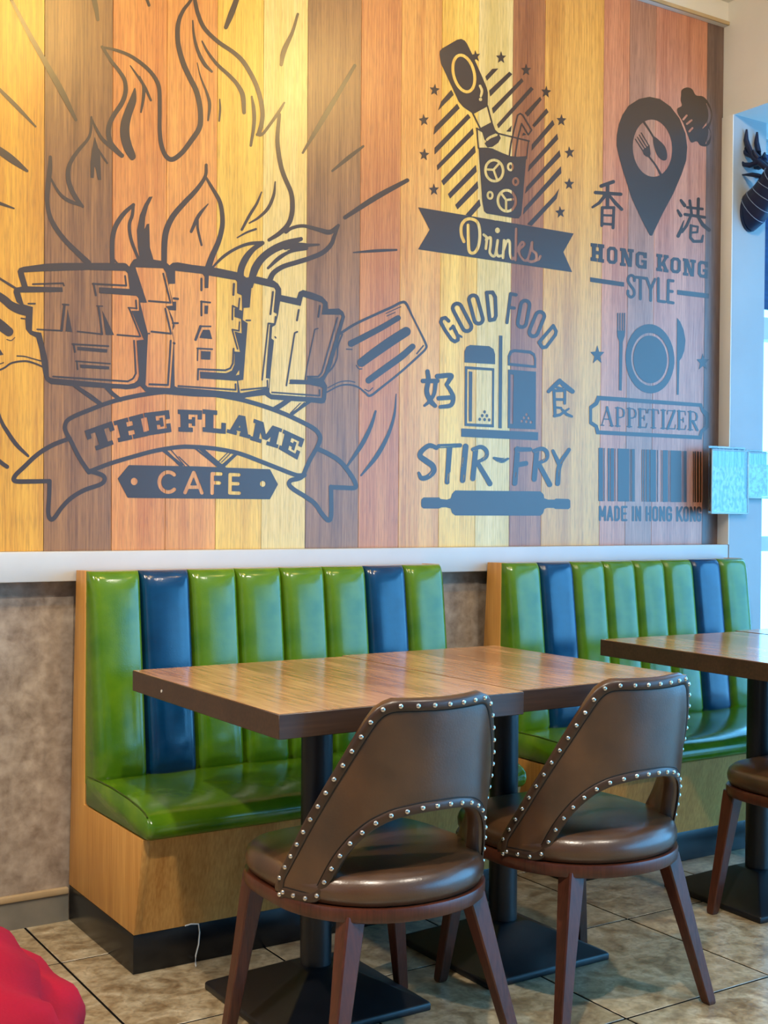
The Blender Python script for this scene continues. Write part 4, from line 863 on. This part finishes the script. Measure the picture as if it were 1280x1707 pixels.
bench(2.534, 3.704, 'green and blue channel-back leather bench ending beside the white column', BG)

# ------------------------------------------------------------------ pedestal tables
def table(x, y, wx, wy, label, rz=0.0, plug=False):
    t = thing('dining_table', label, 'table', (x, y, 0), rz, 'wood-topped pedestal tables')
    hx, hy = wx / 2, wy / 2
    box('tabletop', (-hx + .0015, -hy + .0015, .7492), (hx - .0015, hy - .0015, .7505), M['walnut'], t)
    e = box('edge_band', (-hx, -hy, .700), (hx, hy, .7495), M['walnut_edge'], t, .0015, 1)
    if plug: sweep('white_plug', [(-hx - .0012, .20, .722), (-hx + .004, .20, .722)], .0035, M['cord'], e, 10)
    box('mounting_plate', (-.15, -.15, .690), (.15, .15, .70), M['iron'], t, .002)
    # rounded square column
    V, Fc, sg = [], [], 32
    for z in (.045, .69):
        for k in range(sg):
            a = 2 * math.pi * k / sg; c, s = math.cos(a), math.sin(a); r = .037
            V.append((r * c, r * s, z))
    for k in range(sg): Fc.append((k, (k + 1) % sg, sg + (k + 1) % sg, sg + k))
    mesh('column', V, Fc, M['iron'], t, True, 40)
    b = .195
    V = [(-b, -b, 0), (b, -b, 0), (b, b, 0), (-b, b, 0), (-b, -b, .018), (b, -b, .018), (b, b, .018), (-b, b, .018), (-.046, -.046, .088), (.046, -.046, .088), (.046, .046, .088), (-.046, .046, .088)]
    Fc = [(3, 2, 1, 0), (0, 1, 5, 4), (1, 2, 6, 5), (2, 3, 7, 6), (3, 0, 4, 7), (4, 5, 9, 8), (5, 6, 10, 9), (6, 7, 11, 10), (7, 4, 8, 11), (8, 9, 10, 11)]
    bm = bmesh.new(); vs = [bm.verts.new(v) for v in V]
    for f_ in Fc: bm.faces.new([vs[i] for i in f_])
    bmesh.ops.bevel(bm, geom=list(bm.edges), offset=.004, segments=2, profile=.5, affect='EDGES')
    from_bm('base_plate', bm, M['iron'], t, True, 30)
    return t
table(1.421, 2.492, .610, .77, 'brown wood-topped pedestal table with a small white plug in its edge', 0, True)
table(1.995, 2.515, .530, .77, 'brown wood-topped pedestal table pushed against the one with the white plug')
table(2.945, 2.485, .600, .76, 'dark-edged pedestal table before the column bench, beside the pair of brown tables', math.radians(-3))
table(3.572, 2.490, .600, .76, 'pedestal table joined to the window side of the dark-edged table', math.radians(-1))

# ------------------------------------------------------------------ chairs
ZR = .372     # top of the wooden seat rail
def seat_outline(a, k=1.0):
    """a from 0 at +X; front is +Y"""
    c, s = math.cos(a), math.sin(a)
    if s >= 0:
        n = 3.6; r = 1 / ((abs(c) / .232) ** n + (abs(s) / .248) ** n) ** (1 / n)
    else:
        n = 2.15; r = 1 / ((abs(c) / .232) ** n + (abs(s) / .238) ** n) ** (1 / n)
    return r * k * c, r * k * s
def top_z(p): return float(np.interp(abs(p), [0, 14, 24, 30, 34, 47, 59, 73, 83, 88], [.783, .784, .785, .776, .757, .662, .577, .483, .425, .396]))
def bot_z(p): return float(np.interp(abs(p), [0, 10, 22, 31, 39, 46, 51, 55, 57.5, 60, 88], [.557, .556, .547, .528, .498, .460, .425, .392, .376, ZR - .004, ZR - .004]))
def rad(z): return .236 + .095 * max(0, z - .42)
def shell_pt(phi, z, off=0.0):
    a = math.radians(phi); r = rad(z) + off
    return (-r * math.sin(a), -r * math.cos(a), z)
def make_chair(label, group):
    t = thing('dining_chair', label, 'chair', (0, 0, 0), 0, group)
    # rail
    V, Fc, sg = [], [], 72
    ring = [(1.0, .344), (1.012, .347), (1.015, .367), (1.008, ZR), (.80, ZR), (.80, .344)]
    for k in range(sg):
        for q, z in ring:
            x, y = seat_outline(2 * math.pi * k / sg, q); V.append((x, y, z))
    n = len(ring)
    for k in range(sg):
        for i in range(n): Fc.append((k * n + i, k * n + (i + 1) % n, ((k + 1) % sg) * n + (i + 1) % n, ((k + 1) % sg) * n + i))
    mesh('seat_rail', V, [f[::-1] for f in Fc], M['mahogany'], t, True, 45)
    # cushion
    V, Fc = [], []
    prof = [(.93, ZR - .002), (.975, ZR + .004), (1.0, ZR + .018), (1.003, ZR + .032), (.985, ZR + .046), (.94, ZR + .057), (.86, ZR + .064), (.74, ZR + .069), (.55, ZR + .073), (.3, ZR + .0755), (.1, ZR + .076)]
    n = len(prof)
    for k in range(sg):
        for q, z in prof:
            x, y = seat_outline(2 * math.pi * k / sg, q); V.append((x, y, z))
    for k in range(sg):
        for i in range(n - 1): Fc.append((k * n + i, ((k + 1) % sg) * n + i, ((k + 1) % sg) * n + i + 1, k * n + i + 1))
    Fc.append(tuple(k * n + n - 1 for k in range(sg))); Fc.append(tuple(k * n for k in range(sg))[::-1])
    mesh('seat_cushion', V, Fc, M['brown'], t, True, 60)
    # legs: tapered, splayed, slightly rounded
    for sx in (-1, 1):
        for sy in (-1, 1):
            top = Vector((sx * (.176 if sy > 0 else .146), sy * (.194 if sy > 0 else .160), .356)); foot = Vector((sx * .228, sy * .222, 0))
            bm = bmesh.new(); rings = []
            for q, hw in ((0, .010), (.012, .0122), (.03, .0132), (.5, .0168), (.88, .0212), (1, .022)):
                c = foot.lerp(top, q)
                rings.append([bm.verts.new((c.x + hw * a_, c.y + hw * b_, c.z)) for a_, b_ in ((-1, -.84), (-.84, -1), (.84, -1), (1, -.84), (1, .84), (.84, 1), (-.84, 1), (-1, .84))])
            for a_, b_ in zip(rings[:-1], rings[1:]):
                for i in range(8): bm.faces.new((a_[i], a_[(i + 1) % 8], b_[(i + 1) % 8], b_[i]))
            bm.faces.new(rings[0][::-1]); bm.faces.new(rings[-1])
            from_bm('leg', bm, M['mahogany'], t, True, 35)
    # curved back with its cut-out
    phis = [-88, -86, -83] + list(range(-80, 81, 4)) + [83, 86, 88]
    V, Fc = [], []; th = .036; N = 20
    for p in phis:
        zt, zb = top_z(p), bot_z(p); h = max(.012, zt - zb); zm = (zt + zb) / 2
        rr = min(.016, h / 2.01)
        loop = []
        # outer side up, over the top, inner side down, under
        for k in range(6): loop.append((0, zb + rr + (h - 2 * rr) * k / 5))
        for k in range(1, 5): a = math.pi / 2 * k / 5; loop.append((-(1 - math.cos(a)) * rr, zt - rr + rr * math.sin(a)))
        loop.append((-th / 2, zt + .001))
        for k in range(1, 5): a = math.pi / 2 * k / 5; loop.append((-th + (1 - math.sin(a)) * rr, zt - rr + rr * math.cos(a)))
        for k in range(6): loop.append((-th, zt - rr - (h - 2 * rr) * k / 5))
        for k in range(1, 5): a = math.pi / 2 * k / 5; loop.append((-th + (1 - math.cos(a)) * rr, zb + rr - rr * math.sin(a)))
        for k in range(1, 5): a = math.pi / 2 * k / 5; loop.append((-(1 - math.sin(a)) * rr, zb + rr - rr * math.cos(a)))
        for o_, z in loop: V.append(shell_pt(p, z, o_))
        N = len(loop)
    for i in range(len(phis) - 1):
        for k in range(N): Fc.append((i * N + k, (i + 1) * N + k, (i + 1) * N + (k + 1) % N, i * N + (k + 1) % N))
    Fc.append(tuple(range(N))); Fc.append(tuple((len(phis) - 1) * N + k for k in range(N))[::-1])
    back = mesh('backrest', V, Fc, M['brown'], t, True, 55)
    # welt band and studs along the edge of the outer face: build the path in (arc length, z)
    path = []
    for p in np.arange(-85.5, 85.6, 1.0): path.append((p, top_z(p)))
    lower = []
    for p in np.arange(85.5, -85.6, -1.0): lower.append((p, bot_z(p)))
    loop = path + lower
    Q = np.array([(math.radians(p) * .26, z) for p, z in loop])
    # inset the closed outline
    ins = []
    n = len(Q)
    for i in range(n):
        a, b = Q[(i - 3) % n], Q[(i + 3) % n]; d = b - a; L_ = np.hypot(*d)
        nrm = np.array([d[1], -d[0]]) / max(L_, 1e-6)
        ins.append(Q[i] + nrm * .0125)
    ins = np.array(ins)
    # resample evenly
    seg = np.hypot(*(np.roll(ins, -1, 0) - ins).T); cum = np.concatenate([[0], np.cumsum(seg)]); tot = cum[-1]
    def at(s_):
        s_ = s_ % tot; C = np.vstack([ins, ins[:1]])
        return np.interp(s_, cum, C[:, 0]), np.interp(s_, cum, C[:, 1])
    m_ = 220; pts, ups = [], []
    for k in range(m_):
        q = at(tot * k / m_); p = math.degrees(q[0] / .26)
        pts.append(shell_pt(p, q[1], .0003)); ups.append((-math.sin(math.radians(p)), -math.cos(math.radians(p)), 0))
    # smooth
    P = np.array(pts)
    for _ in range(3): P = (np.roll(P, 1, 0) + 2 * P + np.roll(P, -1, 0)) / 4
    welt = sweep('welt', [tuple(p) for p in P], .0098, M['brown_dark'], back, 10, True, ups, .30)
    # stitched seam along the inner edge of the welt
    Pin = []
    for i in range(0, m_):
        q = at(tot * i / m_); q0 = at(tot * (i - 2) / m_); q1 = at(tot * (i + 2) / m_)
        d = np.array(q1) - np.array(q0); d /= max(1e-6, np.hypot(*d)); q = np.array(q) + np.array([d[1], -d[0]]) * .0112
        Pin.append(shell_pt(math.degrees(q[0] / .26), q[1], .0003))
    Pi = np.array(Pin)
    for _ in range(3): Pi = (np.roll(Pi, 1, 0) + 2 * Pi + np.roll(Pi, -1, 0)) / 4
    sweep('seam', [tuple(p) for p in Pi], .0013, M['thread'], back, 5, True, ups, .8)
    # studs
    ns = int(tot / .0335); sm = None
    for k in range(ns):
        q = at(tot * (k + .5) / ns); p = math.degrees(q[0] / .26)
        if sm is None:
            V, Fc = [], []
            for j, (r_, h_) in enumerate(((.0053, 0), (.0051, .0015), (.0038, .0033), (.0018, .0042))):
                for i in range(10): V.append((r_ * math.cos(i * math.pi / 5), r_ * math.sin(i * math.pi / 5), h_))
            for j in range(3):
                for i in range(10): Fc.append((j * 10 + i, j * 10 + (i + 1) % 10, (j + 1) * 10 + (i + 1) % 10, (j + 1) * 10 + i))
            Fc.append(tuple(30 + i for i in range(10)))
            s0 = mesh('stud', V, Fc, M['stud'], back, True); sm = s0.data; o = s0
        else: o = link(bpy.data.objects.new('stud', sm), back)
        nrm = Vector((-math.sin(math.radians(p)), -math.cos(math.radians(p)), 0))
        o.location = shell_pt(p, q[1], .0026); o.rotation_euler = nrm.to_track_quat('Z', 'Y').to_euler()
    return t
CG = 'brown studded leather chairs'
c0 = make_chair('brown studded leather chair with cut-out back at the table with the white plug', CG)
c0.location = (1.395, 2.21, 0)
for x, y, rz, lab in ((1.965, 2.21, 0, 'brown studded leather chair with cut-out back, middle one of the three at the tables'), (2.925, 2.215, 0, 'dark studded leather chair at the dark-edged table before the column bench'), (-.015, 1.03, math.pi / 2, 'studded leather chair carrying the red jacket')):
    c = copy_tree(c0); c.location = (x, y, 0); c.rotation_euler = (0, 0, rz); c['label'] = lab

# ------------------------------------------------------------------ mounted deer head on the column
dx = XR + .09
def dpt(x, y, off=0.0): p = onx(1180 + x / 7.76, 180 + y / 7.76, dx); return Vector((p[0] + off, p[1], p[2]))
YB = 3.296
deer = thing('deer_head', 'small dark blue deer head with antlers mounted on the white column', 'wall ornament', (dx, YB, 2.33))
org = Vector((dx, YB, 2.33))
def dl(v): return tuple(Vector(v) - org)
# neck and head as one lofted body: centre line with half widths (X) and half heights (in the YZ plane)
cl = [((535, 1345), .05, .078), ((590, 1300), .052, .074), ((660, 1215), .050, .066), ((730, 1115), .047, .058), ((790, 1010), .045, .052), ((850, 900), .046, .048), ((960, 850), .040, .036), ((1060, 880), .028, .026), ((1130, 905), .022, .019), ((1150, 912), .010, .009)]
C = [dpt(*c[0]) for c in cl]
C[0].y = YB - .006
V, Fc, sg = [], [], 16
for i, c in enumerate(C):
    a, b = C[max(0, i - 1)], C[min(len(C) - 1, i + 1)]; tn_ = (b - a).normalized()
    if i == 0: tn_ = Vector((0, -1, 0)).lerp(tn_, .3).normalized()
    nn = Vector((1, 0, 0)).cross(tn_).normalized()
    for k in range(sg):
        an_ = 2 * math.pi * k / sg; V.append(dl(c + Vector((1, 0, 0)) * cl[i][1] * math.cos(an_) + nn * cl[i][2] * math.sin(an_)))
for i in range(len(C) - 1):
    for k in range(sg): Fc.append((i * sg + k, i * sg + (k + 1) % sg, (i + 1) * sg + (k + 1) % sg, (i + 1) * sg + k))
Fc.append(tuple(range(sg))[::-1]); Fc.append(tuple((len(C) - 1) * sg + k for k in range(sg)))
hd = mesh('head_and_neck', V, Fc, M['deer'], deer, True, 60)
plv = [(.052 * math.cos(2 * math.pi * k / 24), y_, -.0 + .075 * math.sin(2 * math.pi * k / 24)) for y_ in (-.012, 0) for k in range(24)]
mesh('mount', plv, [(k, (k + 1) % 24, 24 + (k + 1) % 24, 24 + k) for k in range(24)] + [tuple(range(24)), tuple(range(24, 48))[::-1]], M['deer'], deer, True, 40)
for i in range(1, 6):   # pale rings round the neck
    a, b = C[i - 1], C[i + 1]; tn_ = (b - a).normalized(); nn = Vector((1, 0, 0)).cross(tn_).normalized(); ring_ = []
    for k in range(20):
        an_ = 2 * math.pi * k / 20; ring_.append(dl(C[i] + Vector((1, 0, 0)) * (cl[i][1] + .0005) * math.cos(an_) + nn * (cl[i][2] + .0005) * math.sin(an_)))
    sweep('neck_line', ring_, .0014, M['deer_line'], hd, 6, True)
for s_ in (-1, 1):
    base = dpt(800, 800, s_ * .010)
    beam_ = [base, dpt(720, 730, s_ * .014), dpt(645, 660, s_ * .02), dpt(595, 560, s_ * .026), dpt(560, 430, s_ * .03), dpt(568, 295, s_ * .03)]
    an1 = sweep('antler', [dl(p) for p in beam_], [.012, .0125, .012, .011, .010, .004], M['deer'], deer, 10)
    for tine in ([(650, 650), (560, 610), (485, 540)], [(560, 610), (510, 520), (498, 425)], [(700, 705), (600, 755), (540, 750), (505, 705)], [(690, 660), (665, 610), (657, 560)]):
        sweep('tine', [dl(dpt(x_, y_, s_ * (.018 + .008 * i_))) for i_, (x_, y_) in enumerate(tine)], [.0105, .009, .004] if len(tine) == 3 else [.012, .0105, .009, .005], M['deer'], an1, 8)
    e0, e1, e2 = dpt(760, 900, s_ * .02), dpt(650, 880, s_ * .03), dpt(518, 885, s_ * .04)
    sweep('ear', [dl(e0), dl((e0 + e1) / 2), dl(e1), dl(e2)], [.012, .018, .017, .003], M['deer'], deer, 10, flat=.5)

# ------------------------------------------------------------------ clear leaflet holders on the column
def holder(x0, x1, z0, z1, y0, y1, mat, label):
    t = thing('leaflet_holder', label, 'leaflet holder', ((x0 + x1) / 2, y1, z0), 0, 'clear leaflet holders on the column')
    w, h, d = (x1 - x0) / 2, z1 - z0, y1 - y0
    box('back_plate', (-w, -.003, 0), (w, 0, h), M['acrylic'], t, .0008, 1)
    box('front_plate', (-w, -d, 0), (w, -d + .003, h * .93), M['acrylic'], t, .0008, 1)
    for s_ in (-1, 1): box('side_plate', (min(s_ * w, s_ * (w - .003)), -d + .003, 0), (max(s_ * w, s_ * (w - .003)), -.003, h * .93), M['acrylic'], t, .0008, 1)
    box('bottom_plate', (-w + .003, -d + .003, 0), (w - .003, -.003, .003), M['acrylic'], t, .0008, 1)
    for s_ in (-1, 1): box('highlight_strip', (s_ * w - .0028, -d - .001, 0), (s_ * w + .0028, -d + .0035, h * .935), M['edge_glint'], t, .0008, 1)  # pale strips on the acrylic edges carry their highlights as colour
    box('highlight_strip', (-w, -d - .001, h * .93), (w, -d + .0035, h * .945), M['edge_glint'], t, .0008, 1)
    box('highlight_strip', (-w, -d - .001, 0), (w, -.002, .006), M['edge_glint'], t, .0008, 1)
    box('leaflet', (-w + .008, -d + .005, .009), (w - .022, -d + .006, h * .64), mat, t)
    box('leaflet', (-w + .012, -d + .008, .009), (w - .008, -d + .009, h * .70), mat, t)
    box('leaflet', (-w + .008, -d + .012, .009), (w - .012, -d + .013, h * .97), M['streak_card'], t)  # card behind the leaflets, reflection streaks painted on it
    return t
holder(3.597, 3.800, 1.150, 1.412, 3.275, 3.296, M['paper1'], 'clear acrylic leaflet holder overlapping the edge of the mural')
holder(3.806, 3.935, 1.212, 1.404, 3.278, 3.296, M['paper2'], 'clear acrylic holder with coloured leaflets towards the window')

# ------------------------------------------------------------------ loose white string on the plinth
sp = [(1.245, 2.846, .103), (1.262, 2.848, .104), (1.283, 2.849, .1), (1.290, 2.857, .075), (1.287, 2.8565, .045), (1.279, 2.856, .018), (1.274, 2.846, .0025), (1.268, 2.83, .002)]
so = Vector((1.27, 2.83, 0))
tag(sweep('string', [tuple(Vector(p) - so) for p in sp], .0018, M['cord'], None, 6), 'thin white loose string hanging down the black bench plinth', 'string').location = so

# ------------------------------------------------------------------ red jacket thrown over a chair back (only its shoulder shows)
def jacket():
    ch = Matrix.Translation((-.015, 1.03, 0)) @ Matrix.Rotation(math.pi / 2, 4, 'Z')
    V, Fc = [], []; nu, nv = 61, 56
    rnd = random.Random(5)
    ph = [rnd.uniform(0, 6.28) for _ in range(8)]
    for j in range(nv):
        v = j / (nv - 1)                              # 0 outer hem .. .5 ridge .. 1 inner hem
        for i in range(nu):
            u = i / (nu - 1); phi = -62 + 124 * u
            zt = top_z(min(abs(phi), 40) * .9) + .014
            s = (v - .5) * 2                          # -1 outer, +1 inner
            drop = (abs(s) ** 1.15) * (.36 if s < 0 else .27)
            edge = .07 * max(0, abs(u - .5) * 2 - .55)
            fold = .010 * math.sin(u * 21 + ph[0] + 2.2 * v) + .007 * math.sin(u * 43 + ph[1] - 3 * v) + .011 * math.sin(abs(s) * 26 + 4 * u + ph[2]) + .006 * math.sin(abs(s) * 47 - 6 * u)
            off = (.022 + .035 * math.sqrt(abs(s)) + .16 * abs(s) + fold * min(1, abs(s) * 3)) if s < 0 else (-.058 - .03 * math.sqrt(abs(s)) + fold * min(1, abs(s) * 3))
            if abs(s) < .12: off = np.interp(s, [-.12, .12], [.022 + .035 * math.sqrt(.12), -.058 - .03 * math.sqrt(.12)])
            z = zt - drop - edge + fold * .35
            p = shell_pt(phi, min(z, .78), off); V.append(ch @ Vector((p[0], p[1], z)))
    for j in range(nv - 1):
        for i in range(nu - 1): Fc.append((j * nu + i, j * nu + i + 1, (j + 1) * nu + i + 1, (j + 1) * nu + i))
    o = Vector((-.015, 1.03, .4))
    m = mesh('jacket', [v - o for v in V], Fc, M['red'], None, True)
    m.location = o
    md = m.modifiers.new('thick', 'SOLIDIFY'); md.thickness = .008; md.offset = 0
    tag(m, 'red cloth jacket thrown over a chair back on the open floor', 'jacket')
jacket()
